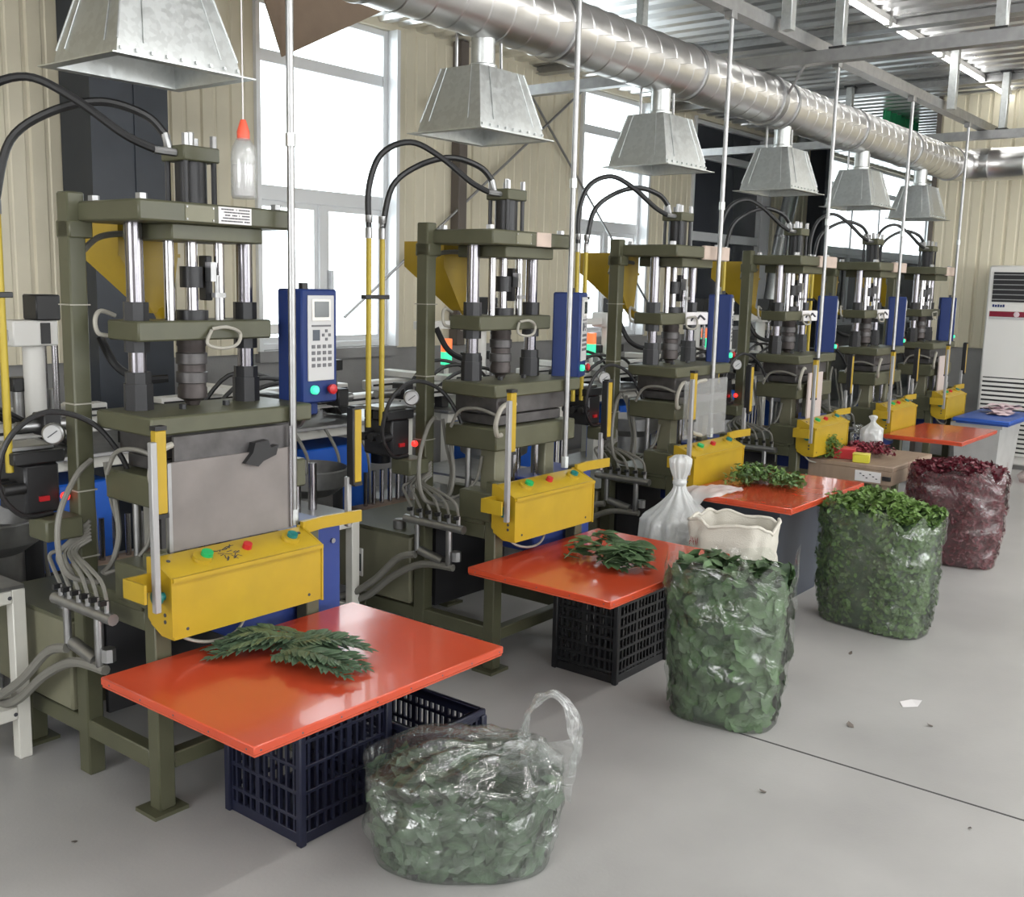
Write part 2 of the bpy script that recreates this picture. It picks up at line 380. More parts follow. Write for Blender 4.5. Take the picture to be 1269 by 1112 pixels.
bc = thing('card_sheet', (4.80, 5.5, 3.0), 'brown folded card hanging over the top of the bright window', 'card')
def brown_card(m):
    a, b_, c, e = Vector((-.52, -.06, .46)), Vector((.52, -.10, .40)), Vector((-.26, .0, -.02)), Vector((-.30, -.02, .46))
    t = Vector((0, .012, 0)); m.add([a, c, e, a+t, c+t, e+t], [(0, 1, 2), (3, 5, 4), (0, 3, 4, 1), (1, 4, 5, 2), (0, 2, 5, 3)])
    m.add([e, c, b_, e+t, c+t, b_+t], [(0, 1, 2), (3, 5, 4), (0, 3, 4, 1), (1, 4, 5, 2), (0, 2, 5, 3)])
pieces('card_flap', bc, 'cardbrown', brown_card)

# ================================================================== OVERHEAD: duct, channels, drop pipes
OFF = [0, 1.556, 3.01, 4.54, 5.93, 7.24]
DY, DZ, DR = 2.97, 2.745, .142
du = thing('main_duct', (0, DY, DZ), 'long spiral galvanised extraction duct running above the hoods', 'duct')
def duct_sec(m):
    pf = [(DR-.004, 0)]
    for k in range(8):
        x = k*.15+.07; pf += [(DR, x-.008), (DR+.003, x-.003), (DR+.003, x+.003), (DR, x+.008)]
    pf += [(DR-.004, 1.2)]
    m.lathe(pf, n=36, axis='x')
    # lean the seams a little so they read as a spiral
    m.v = [(x+.12*(math.atan2(z, y)/(2*math.pi)) if .01 < x < 1.19 else x, y, z) for x, y, z in m.v]
x = -2.0
while x < 9.9:
    part('duct_section', du, 'duct', duct_sec, 'ductsec', loc=(x, 0, 0), angle=16); part('joint_band', du, 'steel', lambda m: m.lathe([(DR+.002, -.012), (DR+.009, -.01), (DR+.009, .01), (DR+.002, .012)], n=36, axis='x'), 'ductband', loc=(x+1.2, 0, 0)); x += 1.2
def elbow(m):
    pts = []
    for k in range(6):
        a = math.pi/2*k/5; pts.append((10.0+.22*math.sin(a), -.22+.22*math.cos(a), 0))
    m.tube(pts, DR, 28, 2)
part('duct_elbow', du, 'duct', elbow)
part('branch_duct', du, 'duct', lambda m: m.lathe([(DR-.01, -8.6), (DR, -8.58)]+[q for k in range(28) for q in ((DR, -8.4+k*.3-.01), (DR+.006, -8.4+k*.3), (DR, -8.4+k*.3+.01))]+[(DR, -.2)], (10.22, 0, 0), 30, 'y'))
pieces('ring_clamp', du, 'steel', lambda m: (m.lathe([(DR+.004, -.03), (DR+.014, -.028), (DR+.014, .028), (DR+.004, .03)], (6.2, 0, 0), 36, 'x'), m.cyl((6.2, -.15, .02), (6.17, -.26, .17), .008, n=8), m.cyl((6.2, .06, .14), (6.17, .06, .18), .008, n=8)))

HOODC = [(1.935, 2.975), (3.54, 2.99), (4.955, 2.96), (6.47, 2.96), (7.86, 2.96), (9.22, 2.96)]
def hood_shell(m):
    zb, zs, zt = 2.21, 2.255, 2.475
    def ring(hx, hy, z): return [(-hx, -hy, z), (hx, -hy, z), (hx, hy, z), (-hx, hy, z)]
    rs = [ring(.245, .205, zb), ring(.213, .173, zb+.002), ring(.205, .165, zs), ring(.145, .105, zt), ring(.07, .07, zt+.004),
          ring(.065, .065, zt-.004), ring(.138, .098, zt-.006), ring(.198, .158, zs), ring(.206, .166, zb-.004), ring(.245, .205, zb-.004)]
    vs = [p for q in rs for p in q]; fs = []
    for k in range(len(rs)):
        k2 = (k+1) % len(rs)
        for i in range(4): j = (i+1) % 4; fs.append((k*4+i, k*4+j, k2*4+j, k2*4+i))
    m.add(vs, fs)
def hood_seams(m):
    for sx, sy in ((-1, -1), (1, -1), (1, 1), (-1, 1)):
        m.cyl((sx*.206, sy*.166, 2.255), (sx*.146, sy*.106, 2.475), .003, n=6)
    for t in (-.3, .35):
        m.cyl((t*.41, -.167, 2.255), (t*.29, -.107, 2.475), .002, n=6); m.cyl((-.207, t*.33, 2.255), (-.147, t*.21, 2.475), .002, n=6)
    for k in range(9): m.box(-.2+k*.05-.004, -.2+k*.05+.004, -.178, -.170, 2.225, 2.233)
HL = ['large zinc extraction hood over the press with the hanging bottle', 'zinc extraction hood over the second press from the bottle', 'zinc extraction hood over the third press from the bottle',
      'zinc extraction hood over the press beside the brown board table', 'zinc extraction hood over the press behind the last orange table', 'zinc extraction hood at the end of the duct beside the far partition']
for i, (hx, hy) in enumerate(HOODC):
    h = thing('extraction_hood', (hx, hy, 0), HL[i], 'hood', 'extraction hoods under the main duct')
    part('hood_shell', h, 'zinc', hood_shell, 'hshell'); tag(part('seam', h, 'zinc', hood_seams, 'hseam'), kind='stuff')
    part('neck_pipe', h, 'zinc', lambda m: m.lathe([(.062, 2.47), (.062, 2.5), (.052, 2.505), (.052, 2.615)], n=18), 'hneck')
    pieces('support_rod', h, 'steel', lambda m: (m.cyl((-.10, .06, 2.47), (-.10, .06, 2.70), .007, n=6), m.cyl((.10, -.02, 2.47), (.09, -.02, 2.66), .007, n=6)), 'hrod')

def channel(m, L_, w_=.075, h_=.07, t=.006):
    m.prism([(-w_/2, 0), (w_/2, 0), (w_/2, h_), (w_/2-.018, h_), (w_/2-.018, h_-t), (w_/2-t, h_-t), (w_/2-t, t), (-w_/2+t, t), (-w_/2+t, h_-t), (-w_/2+.018, h_-t), (-w_/2+.018, h_), (-w_/2, h_)], 0, L_, 'y')
c1 = thing('long_channel', (-2, 2.66, 2.985), 'long galvanised channel carrying the vertical drop pipes', 'channel')
o = part('channel_rail', c1, 'steel', lambda m: channel(m, 12.2)); o.rotation_euler.z = -math.pi/2
for x in (1.6, 4.6, 7.6, 10.6):
    part('hanger', c1, 'zinc', lambda m: (m.box(-.03, .03, -.03, .03, .0, ZC-2.985+.04, .003)), 'hanger', loc=(x, -.09, .0))
for cx, lb in ((6.16, 'galvanised cross channel clamped to the duct ring'), (9.82, 'galvanised cross channel beside the far partition')):
    c2 = thing('cross_channel', (cx, -5.9, 2.912), lb, 'channel', 'cross channels under the deck ceiling')
    part('channel_rail', c2, 'steel', lambda m: channel(m, 11.6), 'crossrail')
    for y in (1.62, 2.5, 3.85):
        part('drop_post', c2, 'zinc', lambda m: (m.box(-.032, .032, -.028, .028, .078, ZC-2.912+.03, .004)), 'dpost', loc=(0, y+5.9, 0))
        pieces('foot_plate', c2, 'blackpaint', lambda m: (m.box(-.05, .05, -.045, .045, .07, .08), m.box(-.05, .05, -.045, .045, ZC-2.912-.012, ZC-2.912)), 'dplate', loc=(0, y+5.9, 0))
for x, y in [(6.9+k*1.2, 2.71) for k in range(4)]+[(x+q, y) for x, y in AISLE for q in (-.6, .6)]:  # aisle tubes are added unseen, to brighten the floor from above
    t = thing('tube_light', (x, y, 3.40), 'slim white tube light in a line under the deck ceiling' if y > 2 else 'added tube light over the aisle, out of view', 'light', 'tube lights along the ceiling' if y > 2 else 'added fill lights over the aisle')
    part('tube', t, 'lamp', lambda m: m.box(-.56, .56, -.016, .016, 0, .022, .006), 'tubelamp'); pieces('lamp_holder', t, 'white', lambda m: (m.box(-.585, -.56, -.02, .02, -.002, .05), m.box(.56, .585, -.02, .02, -.002, .05), m.box(-.58, .58, -.02, .02, .022, .06)), 'tubeholder')
PL = ['vertical galvanised drop pipe before the lit blue keypad panel', 'vertical galvanised drop pipe at the second press from the bottle', 'vertical galvanised drop pipe at the third press from the bottle',
      'vertical galvanised drop pipe at the press beside the brown board table', 'vertical galvanised drop pipe at the press behind the last orange table', 'vertical galvanised drop pipe at the end press beside the partition']
for i, x in enumerate((2.203, 3.728, 5.075, 6.497, 7.911, 9.323)):
    t = thing('drop_pipe', (x, 2.635, .8), PL[i], 'pipe', 'vertical drop pipes along the row')
    part('pipe', t, 'chrome' if 0 else 'steel', lambda m: m.cyl((0, 0, 0), (0, 0, 2.19), .012, n=12), 'droppipe')
    pieces('coupling', t, 'zinc', lambda m: (m.cyl((0, 0, 1.2), (0, 0, 1.24), .016, n=12), m.cyl((0, 0, .0), (0, 0, .05), .017, n=6)), 'dropcoup')
    part('pipe_clip', t, 'steel', lambda m: m.box(-.03, .03, -.015, .03, 2.15, 2.19, .002), 'dropclip')

# ================================================================== THE PRESSES
PO = (1.97, 2.85, 0)
PRESS_LABEL = ['olive green press with grey guard door and lit keypad panel, hanging bottle above',
 'olive green press between the grey guarded press and the tied white bag',
 'olive green press behind the tied white plastic bag, crossbars wrapped in tape',
 'olive green press with beige guard beside the brown board table',
 'olive green press behind the orange table with the small knotted bag',
 'olive green press at the row end, beside the blue topped bin']
def txt_lines(m, x0, x1, z0, z1, y, rows, seed=1):
    rr = random.Random(seed); h = (z1-z0)/rows
    for k in range(rows):
        x = x0+rr.uniform(0, .15)*(x1-x0)
        while x < x1:
            w_ = rr.uniform(.02, .07)*(x1-x0)
            if rr.random() < .85: m.box(x, min(x+w_, x1), y-.0006, y, z1-(k+.7)*h, z1-(k+.25)*h)
            x += w_+.012*(x1-x0)
def press(i):
    ox = OFF[i]; far = i >= 3
    T = thing('hydraulic_press', (PO[0]+ox, PO[1], 0), PRESS_LABEL[i], 'machine', 'hydraulic presses in a row')
    P = lambda name, mt, fn, key=None, par=T, **kw: part(name, par, mt, fn, key or ('press', name, mt, i if kw.pop('own', False) else -1), o=PO, **kw)
    S = lambda name, mt, fn, key, par=T: pieces(name, par, mt, fn, ('press', key), o=PO)
    # base frame
    S('leg', 'green', lambda m: (m.box(1.665, 1.72, 2.61, 2.665, .012, .80, .004), m.box(2.235, 2.29, 2.61, 2.665, .012, .80, .004), m.box(1.665, 1.72, 3.36, 3.415, .012, .30, .004), m.box(2.235, 2.29, 3.36, 3.415, .012, .30, .004)), 'leg')
    S('foot_plate', 'green', lambda m: [m.box(x-.03, x+.085, y-.02, y+.085, 0, .012) for x in (1.665, 2.235) for y in (2.61, 3.36)], 'foot')
    P('column', 'green', lambda m: m.box(1.665, 1.722, 3.0, 3.062, 0, 1.835, .005))
    if not far: S('cable_tie', 'palehose', lambda m: [m.box(1.661, 1.726, 2.996, 3.066, z, z+.004) for z in (.72, .93, 1.2, 1.5)], 'ties')
    S('rail', 'green', lambda m: (m.box(1.668, 1.717, 2.665, 3.36, .13, .19, .004), m.box(2.238, 2.287, 2.665, 3.36, .13, .19, .004), m.box(1.72, 2.235, 2.614, 2.66, .13, .18, .004), m.box(1.72, 2.235, 3.365, 3.41, .13, .18, .004), m.box(1.668, 1.717, 2.665, 3.0, .56, .62, .004), m.box(2.238, 2.287, 2.665, 3.36, .56, .62, .004)), 'rail')
    P('deck_plate', 'green', lambda m: m.box(1.66, 2.295, 2.67, 2.99, .62, .655, .004))
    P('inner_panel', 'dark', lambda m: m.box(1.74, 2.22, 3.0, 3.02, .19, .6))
    tk = P('oil_tank', 'greenlt', lambda m: m.box(1.655, 2.25, 3.075, 3.56, .20, .50, .008))
    P('level_gauge', 'white', lambda m: m.box(1.645, 1.655, 3.36, 3.385, .27, .40, .004), par=tk)
    P('gauge_glass', 'screen', lambda m: m.box(1.642, 1.645, 3.367, 3.378, .295, .375), par=tk)
    P('tank_rim', 'green', lambda m: m.box(1.648, 2.26, 3.07, 3.57, .5, .512), par=tk)
    P('filler_cap', 'steel', lambda m: m.lathe([(.03, .512), (.03, .545), (.022, .552)], (1.72, 3.2, 0), 12), par=tk)
    S('front_block', 'green', lambda m: (m.box(1.655, 1.735, 2.63, 2.80, .635, .755, .006), m.box(2.22, 2.30, 2.63, 2.80, .655, .755, .006)), 'fblock')
    P('terminal_box', 'green', lambda m: m.box(1.545, 1.665, 2.975, 3.085, .795, .862, .006))
    # platens and tie bars
    tp = P('top_platen', 'green', lambda m: m.box(1.70, 2.262, 2.682, 3.035, 1.748, 1.808, .006))
    P('lower_flange', 'green', lambda m: m.box(1.83, 2.16, 2.72, 2.98, 1.70, 1.748, .004), par=tp)
    P('beam_bracket', 'green', lambda m: m.box(1.665, 1.74, 2.99, 3.07, 1.70, 1.752, .004), par=tp)
    S('nut', 'steel', lambda m: [m.cyl((x, y, 1.808), (x, y, 1.826), .017, n=6) for x in (1.74, 2.22) for y in (2.73, 2.98)], 'topnut', tp)
    mp_ = P('moving_platen', 'green', lambda m: m.box(1.75, 2.24, 2.782, 2.95, 1.40, 1.46, .005))
    lp = P('lower_platen', 'green', lambda m: m.box(1.70, 2.30, 2.652, 2.945, 1.135, 1.19, .006))
    S('tie_bar', 'tiebar', lambda m: [m.cyl((x, 2.86, 1.19), (x, 2.86, 1.75), .0265, n=16) for x in (1.793, 2.193)], 'tie')
    S('guide_rod', 'chrome', lambda m: [m.cyl((x, 2.845, 1.46), (x, 2.845, 1.70), .0165, n=12) for x in (1.90, 2.083)], 'guide')
    S('collar', 'blackpaint', lambda m: [m.cyl((x, 2.86, z0), (x, 2.86, z1), rr, n=8) for x in (1.793, 2.193) for z0, z1, rr in ((1.46, 1.515, .038), (1.365, 1.40, .038), (1.19, 1.27, .044), (1.27, 1.305, .039))], 'collar')
    P('piston_rod', 'chrome', lambda m: m.cyl((1.99, 2.86, 1.46), (1.99, 2.86, 1.70), .020, n=14))
    S('coupling', 'blackpaint', lambda m: (m.cyl((1.99, 2.86, 1.56), (1.99, 2.86, 1.625), .036, n=12), m.cyl((1.99, 2.86, 1.46), (1.99, 2.86, 1.49), .05, n=12), m.box(2.03, 2.055, 2.84, 2.88, 1.52, 1.66, .003)), 'coupl')
    S('limit_rod', 'steel', lambda m: (m.cyl((2.05, 2.81, 1.46), (2.05, 2.81, 1.60), .008, n=8), m.box(2.035, 2.075, 2.80, 2.82, 1.53, 1.545), m.box(2.02, 2.04, 2.80, 2.83, 1.58, 1.64)), 'limit')
    br = P('injection_barrel', 'barrel', lambda m: m.lathe([(.044, 1.40), (.046, 1.38), (.043, 1.375), (.043, 1.25), (.046, 1.245), (.046, 1.215), (.026, 1.205), (.02, 1.19)], (1.984, 2.86, 0), 18))
    S('heater_band', 'soot', lambda m: [m.lathe([(.044, z), (.049, z+.003), (.049, z+.035), (.044, z+.038)], (1.984, 2.86, 0), 18) for z in (1.26, 1.32)], 'heat', br)
    S('bolt', 'blackpaint', lambda m: [m.cyl((x, 2.79, 1.19), (x, 2.79, 1.205), .012, n=6) for x in (1.9, 2.06)], 'lbolt', lp)
    P('barrel_cable', 'palehose', lambda m: m.tube([(2.0, 2.775, 1.43), (1.97, 2.755, 1.39), (2.02, 2.75, 1.375), (2.08, 2.755, 1.385), (2.10, 2.765, 1.42), (2.04, 2.75, 1.44), (2.0, 2.77, 1.435)], .0055))
    P('bracket_loop', 'palehose', lambda m: m.tube([(1.79, 2.97, 1.47), (1.74, 2.965, 1.485), (1.715, 2.955, 1.46), (1.72, 2.95, 1.42), (1.76, 2.955, 1.41)], .007))
    P('feed_hose', 'black', lambda m: m.tube([(1.95, 2.94, 1.27), (1.88, 2.98, 1.27), (1.82, 3.02, 1.31), (1.79, 3.06, 1.40)], .013))
    # cylinder on top
    cy = P('hydraulic_cylinder', 'blackpaint', lambda m: m.cyl((1.99, 2.85, 1.808), (1.99, 2.85, 1.94), .048, n=20))
    P('cylinder_cap', 'green', lambda m: m.box(1.925, 2.055, 2.79, 2.91, 1.94, 1.985, .004), par=cy)
    S('stay_bolt', 'blackpaint', lambda m: [m.cyl((x, y, 1.808), (x, y, 2.005), .0085, n=8) for x in (1.94, 2.04) for y in (2.803, 2.897)], 'stay', cy)
    S('cap_nut', 'steel', lambda m: [m.cyl((x, y, 1.985), (x, y, 2.02), .011, n=6) for x in (1.94, 2.04) for y in (2.803, 2.897)]+[m.cyl((1.99, 2.85, 1.985), (1.99, 2.85, 2.03), .012, n=8)], 'capnut', cy)
    S('hose_fitting', 'steel', lambda m: (m.cyl((1.925, 2.83, 1.962), (1.86, 2.845, 1.965), .012, n=8), m.cyl((1.925, 2.86, 1.965), (1.915, 2.87, 2.02), .012, n=8)), 'fit', cy)
    # hydraulic lines
    S('pressure_hose', 'black', lambda m: (m.tube([(1.87, 2.845, 1.965), (1.78, 2.87, 2.0), (1.66, 2.93, 2.09), (1.56, 3.0, 2.14), (1.47, 3.07, 2.09), (1.43, 3.10, 1.96), (1.43, 3.10, 1.80)], .0125),
        m.tube([(1.918, 2.87, 2.015), (1.87, 2.90, 2.07), (1.77, 2.97, 2.10), (1.65, 3.04, 2.06), (1.55, 3.09, 1.97), (1.505, 3.10, 1.80)], .0125)), 'phose')
    S('hose_ferrule', 'steel', lambda m: [m.lathe([(.014, 1.76), (.014, 1.80), (.011, 1.805), (.011, 1.82), (.015, 1.825), (.015, 1.85)], (x, 3.10, 0), 10) for x in (1.43, 1.505)], 'ferr')
    S('yellow_pipe', 'yellowpale', lambda m: [m.cyl((x, 3.10, 1.0), (x, 3.10, 1.765), .0115, n=10) for x in (1.43, 1.505)], 'ypipe')
    P('pipe_clamp', 'blackpaint', lambda m: m.box(1.40, 1.535, 3.085, 3.115, 1.52, 1.537, .002))
    # valve stack on the left
    vb = P('valve_block', 'blackpaint', lambda m: (m.box(1.535, 1.645, 3.07, 3.24, .865, 1.02, .008)))
    S('solenoid_valve', 'black', lambda m: [m.box(1.50+.0*k, 1.66, 3.06+k*.05, 3.10+k*.05, 1.022, 1.06, .004) for k in range(3)]+[m.cyl((1.47, 3.08+k*.05, .95), (1.535, 3.08+k*.05, .95), .018, n=10) for k in range(3)], 'valve', vb)
    P('manifold_block', 'steel', lambda m: m.box(1.50, 1.64, 3.09, 3.22, 1.06, 1.075, .003), par=vb)
    part('gauge_case', vb, 'steel', lambda m: m.lathe([(.028, 0), (.033, .004), (.033, .022), (.029, .026)], (0, 0, 0), 20, 'y'), ('gcase',), loc=(1.60-1.97, 3.02-2.85, 1.115), rz=-.75)
    part('gauge_face', vb, 'keypad', lambda m: m.lathe([(.026, -.002), (.026, .001)], (0, 0, 0), 20, 'y'), ('gface',), loc=(1.60-1.97-.0, 3.02-2.85, 1.115), rz=-.75)
    part('gauge_needle', vb, 'ink', lambda m: m.prism([(-.014, -.009), (-.012, -.011), (.016, .010), (.014, .012)], -.004, -.002, 'y'), ('gneedle',), loc=(1.60-1.97, 3.02-2.85, 1.115), rz=-.75)
    P('status_light', 'redled', lambda m: m.lathe([(.013, 0), (.014, -.012), (.008, -.02)], (1.645, 3.05, .915), 12, 'y'), par=vb)
    P('red_tag', 'red', lambda m: m.box(1.575, 1.605, 3.06, 3.07, .905, .92), par=vb)
    P('loop_hose', 'black', lambda m: m.tube([(1.60, 3.04, .87), (1.50, 3.03, .88), (1.43, 3.02, .98), (1.46, 3.0, 1.12), (1.56, 2.97, 1.19), (1.68, 2.93, 1.15), (1.75, 2.89, 1.04), (1.77, 2.87, .94)], .0085))
    # air manifold with its hose bundle
    mf = P('air_manifold', 'steel', lambda m: m.tube([(1.60, 3.05, .60), (1.60, 2.72, .60)], .018, 10, 1))
    S('valve_stub', 'steel', lambda m: [m.cyl((1.60, 2.75+k*.052, .61), (1.60, 2.75+k*.052, .652), .009, n=8) for k in range(6)], 'stub', mf)
    S('valve_lever', 'blackpaint', lambda m: [m.box(1.575, 1.60, 2.743+k*.052, 2.757+k*.052, .64, .655) for k in range(6)], 'lever', mf)
    S('air_hose', 'greyhose', lambda m: [m.tube([(1.60, 2.75+k*.052, .65), (1.595, 2.765+k*.056, .705), (1.60, 2.84+k*.045, .735), (1.63, 2.97+k*.015, .755), (1.69, 2.985, .78+.012*k)], .0065, 6, 5) for k in range(6)], 'ahose', mf)
    S('drain_pipe', 'steel', lambda m: (m.tube([(1.60, 2.80, .59), (1.60, 2.80, .45), (1.62, 2.82, .43)], .014, 10, 3), m.cyl((1.60, 2.98, .59), (1.60, 2.98, .47), .012, n=10), m.tube([(1.61, 2.84, .445), (1.61, 2.97, .47)], .02, 10, 1), m.cyl((1.61, 2.77, .46), (1.61, 2.77, .50), .022, n=8)), 'drain', mf)
    S('return_hose', 'greyhose', lambda m: (m.tube([(1.605, 2.78, .43), (1.60, 2.95, .415), (1.585, 3.1, .34), (1.56, 3.25, .22), (1.54, 3.42, .17), (1.48, 3.62, .16)], .0155, 8), m.tube([(1.60, 2.99, .45), (1.585, 3.08, .42), (1.55, 3.2, .30), (1.52, 3.36, .21), (1.46, 3.6, .2)], .0155, 8)), 'rhose', mf)
    # mould space between the platens
    S('mould_half', 'soot', lambda m: (m.box(1.76, 2.24, 2.69, 2.92, 1.06, 1.135, .004), m.box(1.78, 2.22, 2.70, 2.91, 1.012, 1.055, .004)), 'mould')
    P('mould_carrier', 'green', lambda m: m.box(1.72, 2.28, 2.66, 2.94, .915, 1.008, .006))
    S('ram_post', 'greenlt', lambda m: [m.box(x, x+.07, 2.72, 2.80, .655, .915, .004) for x in (1.79, 2.14)], 'ramp')
    S('ram', 'chrome', lambda m: (m.cyl((2.0, 2.80, .655), (2.0, 2.80, .915), .03, n=16), m.cyl((1.92, 2.74, .655), (1.92, 2.74, .915), .012, n=10), m.cyl((2.10, 2.74, .655), (2.10, 2.74, .915), .012, n=10)), 'ram')
    P('cooling_hose', 'palehose', lambda m: m.tube([(1.86, 2.675, 1.10), (1.78, 2.65, 1.11), (1.71, 2.63, 1.095), (1.68, 2.63, 1.04), (1.695, 2.635, .99), (1.74, 2.65, .985)], .010, 8))
    S('supply_hose', 'greyhose', lambda m: (m.tube([(1.75, 2.68, 1.06), (1.72, 2.76, 1.085), (1.70, 2.84, 1.07), (1.69, 2.88, 1.0)], .007, 8), m.tube([(1.70, 2.98, 1.03), (1.64, 2.965, .99), (1.57, 2.94, .89), (1.555, 2.93, .78), (1.58, 2.92, .70), (1.66, 2.90, .665)], .009, 8), m.tube([(1.735, 2.93, 1.0), (1.74, 2.92, .9), (1.735, 2.90, .80), (1.70, 2.88, .73), (1.66, 2.87, .70)], .009, 8), m.tube([(1.66, 2.86, .70), (1.72, 2.83, .72), (1.77, 2.80, .78), (1.775, 2.78, .88)], .007, 8)), 'shose')
    S('signal_cable', 'greyhose', lambda m: (m.tube([(1.74, 2.97, 1.02), (1.745, 2.95, .9), (1.755, 2.93, .8), (1.72, 2.92, .7)], .008, 6), m.tube([(1.775, 2.86, .95), (1.76, 2.85, .85), (1.775, 2.84, .77), (1.74, 2.82, .68)], .006, 6)), 'scable')
    S('air_cylinder', 'steel', lambda m: (m.cyl((1.765, 2.845, .68), (1.765, 2.845, .93), .013, n=10), m.box(1.745, 1.79, 2.82, 2.865, .91, .96, .003)), 'acyl')
    # hopper behind
    hs = 0 if i < 2 else -.07
    hp = P('hopper', 'yellow', lambda m: m.add([(1.90, 3.12, 1.77), (2.12, 3.12, 1.77), (2.12, 3.36, 1.77), (1.90, 3.36, 1.77), (1.90, 3.12, 1.66), (2.12, 3.12, 1.66), (2.12, 3.36, 1.66), (1.90, 3.36, 1.66), (2.02, 3.12, 1.47), (2.09, 3.12, 1.47), (2.09, 3.18, 1.47), (2.02, 3.18, 1.47)],
      [(0, 1, 5, 4), (1, 2, 6, 5), (2, 3, 7, 6), (3, 0, 4, 7), (4, 5, 9, 8), (5, 6, 10, 9), (6, 7, 11, 10), (7, 4, 8, 11), (8, 9, 10, 11), (3, 2, 1, 0)]), loc=(hs, 0, 0))
    P('hopper_hose', 'greyhose', lambda m: m.tube([(1.74, 3.06, 1.66), (1.82, 3.09, 1.71), (1.93, 3.095, 1.725), (2.02, 3.09, 1.72)], .010), par=hp)
    P('feed_throat', 'yellow', lambda m: m.tube([(2.055, 3.14, 1.48), (2.05, 3.09, 1.44), (2.03, 3.0, 1.43)], .022, 10), par=hp)
    P('hopper_seam', 'yellow', lambda m: m.box(1.895, 2.125, 3.114, 3.12, 1.655, 1.667), par=hp)
    # yellow console
    oy = .0
    cb = P('control_console', 'yellow', lambda m: m.prism([(2.50, .575), (2.50, .752), (2.507, .760), (2.60, .797), (2.612, .795), (2.612, .60), (2.56, .575)], 1.655, 2.20, 'x'))
    S('end_plate', 'yellow', lambda m: (m.prism([(2.496, .585), (2.496, .755), (2.60, .802), (2.616, .80), (2.616, .62), (2.59, .60)], 1.648, 1.655, 'x'), m.prism([(2.496, .571), (2.496, .755), (2.60, .802), (2.616, .80), (2.616, .571)], 2.20, 2.207, 'x'), m.box(1.652, 2.203, 2.49, 2.50, .745, .757)), 'endp', cb)
    S('side_arm', 'yellow', lambda m: (m.box(1.565, 1.655, 2.595, 2.604, .70, .755), m.prism([(2.20, 2.585), (2.30, 2.60), (2.46, 2.585), (2.46, 2.595), (2.30, 2.612), (2.20, 2.60)], .775, .815, 'z'), m.box(1.565, 1.573, 2.50, 2.595, .70, .755)), 'arm', cb)
    nrm = Vector((0, -.37, .93)).normalized()
    def on_slope(x, t): return Vector((x, 2.507+.093*t, .760+.037*t))
    def knob(m, x, t, ra, h_, dome=.0):
        p = on_slope(x, t); m.cyl(p-nrm*.002, p+nrm*h_, ra, ra*.92, n=16)
    S('button_bezel', 'yellow', lambda m: [knob(m, x, .5, .030, .010) for x in (1.79, 2.12)], 'bezel', cb)
    P('start_button', 'greenbtn', lambda m: knob(m, 1.805, .5, .019, .022), par=cb)
    P('stop_button', 'red', lambda m: knob(m, 1.955, .55, .015, .016), par=cb)
    P('press_button', 'teal', lambda m: knob(m, 2.125, .5, .018, .021), par=cb)
    if i == 0:
        def scr(m):
            rr = random.Random(3)
            for k in range(26):
                x = 1.842+rr.random()*.075; t = .2+rr.random()*.6; p = on_slope(x, t); a = rr.uniform(-1.2, 1.2); l = rr.uniform(.006, .014)
                e = Vector((math.cos(a)*l, math.sin(a)*l*.93, math.sin(a)*l*.37)); w_ = e.cross(nrm).normalized()*.0014
                q = p+nrm*.0012; m.add([q-e+w_, q-e-w_, q+e-w_, q+e+w_], [(0, 1, 2, 3)])
        tag(P('ink_scribble', 'ink', scr, par=cb), kind='stuff')
    P('emergency_stop', 'teal', lambda m: m.lathe([(.012, 0), (.012, -.012), (.021, -.014), (.021, -.03), (.014, -.034)], (1.648, 2.535, .70), 14, 'x'), par=cb)
    tag(P('screw', 'ink', lambda m: ([m.cyl((x, 2.501, z), (x, 2.4985, z), .005, n=8) for x, z in ((1.70, .60), (2.15, .60))], [m.cyl((1.649, y, z), (1.646, y, z), .006, n=8) for y, z in ((2.53, .625), (2.53, .645))], [m.cyl(on_slope(x, .7), on_slope(x, .7)+nrm*.002, .006, n=8) for x in (1.69, 2.17)]), par=cb), kind='stuff')
    P('loose_cable', 'palehose', lambda m: m.tube([(1.70, 2.60, .60), (1.74, 2.57, .545), (1.82, 2.55, .52), (1.92, 2.56, .53), (1.99, 2.59, .60)], .005, 6), par=cb)
    # light curtains
    for nm, x, y, zt, zb, zp, yw in (('light_curtain', 1.627, 2.515, 1.178, .945, .667, 0), ('light_curtain', 2.440, 2.60, 1.164, .913, .76, 1)):
        lc = P(nm, 'yellow', lambda m: m.box(x-.012, x+.022, y-.014, y+.012, zb, zt, .003), key=('lc', yw))
        P('curtain_back', 'black', lambda m: (m.box(x-.022, x-.012, y-.016, y+.016, zb-.006, zt+.006, .002)), key=('lcb', yw), par=lc) if yw else None
        S('end_cap', 'black', lambda m: (m.box(x-.013, x+.023, y-.015, y+.013, zt, zt+.012), m.box(x-.013, x+.023, y-.015, y+.013, zb-.012, zb)), ('lcc', yw), lc)
        P('profile_post', 'greypost', lambda m: m.box(x-.03, x-.011, y+.001-(.02 if not yw else 0), y+.02-(.02 if not yw else 0), zp, zt-.03 if not yw else zb+.02, .002), key=('lcp', yw), par=lc)
        if not yw: P('lower_stem', 'black', lambda m: m.box(x+.002, x+.016, y-.008, y+.006, zb-.10, zb-.012), key=('lcs', yw), par=lc)
    # blue cabinet behind the console
    P('drive_cabinet', 'blueside', lambda m: m.box(2.02, 2.45, 2.68, 2.90, .43, .76, .006))
    S('cabinet_latch', 'steel', lambda m: (m.cyl((2.41, 2.682, .70), (2.41, 2.672, .70), .009, n=10),), 'latch')
    # keypad panel
    a = 0 if i == 0 else .40
    kp = part('keypad_panel', T, 'blue', lambda m: m.box(-.078, .078, 0, .125, -.19, .19, .006), ('kp',), loc=(2.376-1.97, 2.70-2.85, 1.372), rz=a)
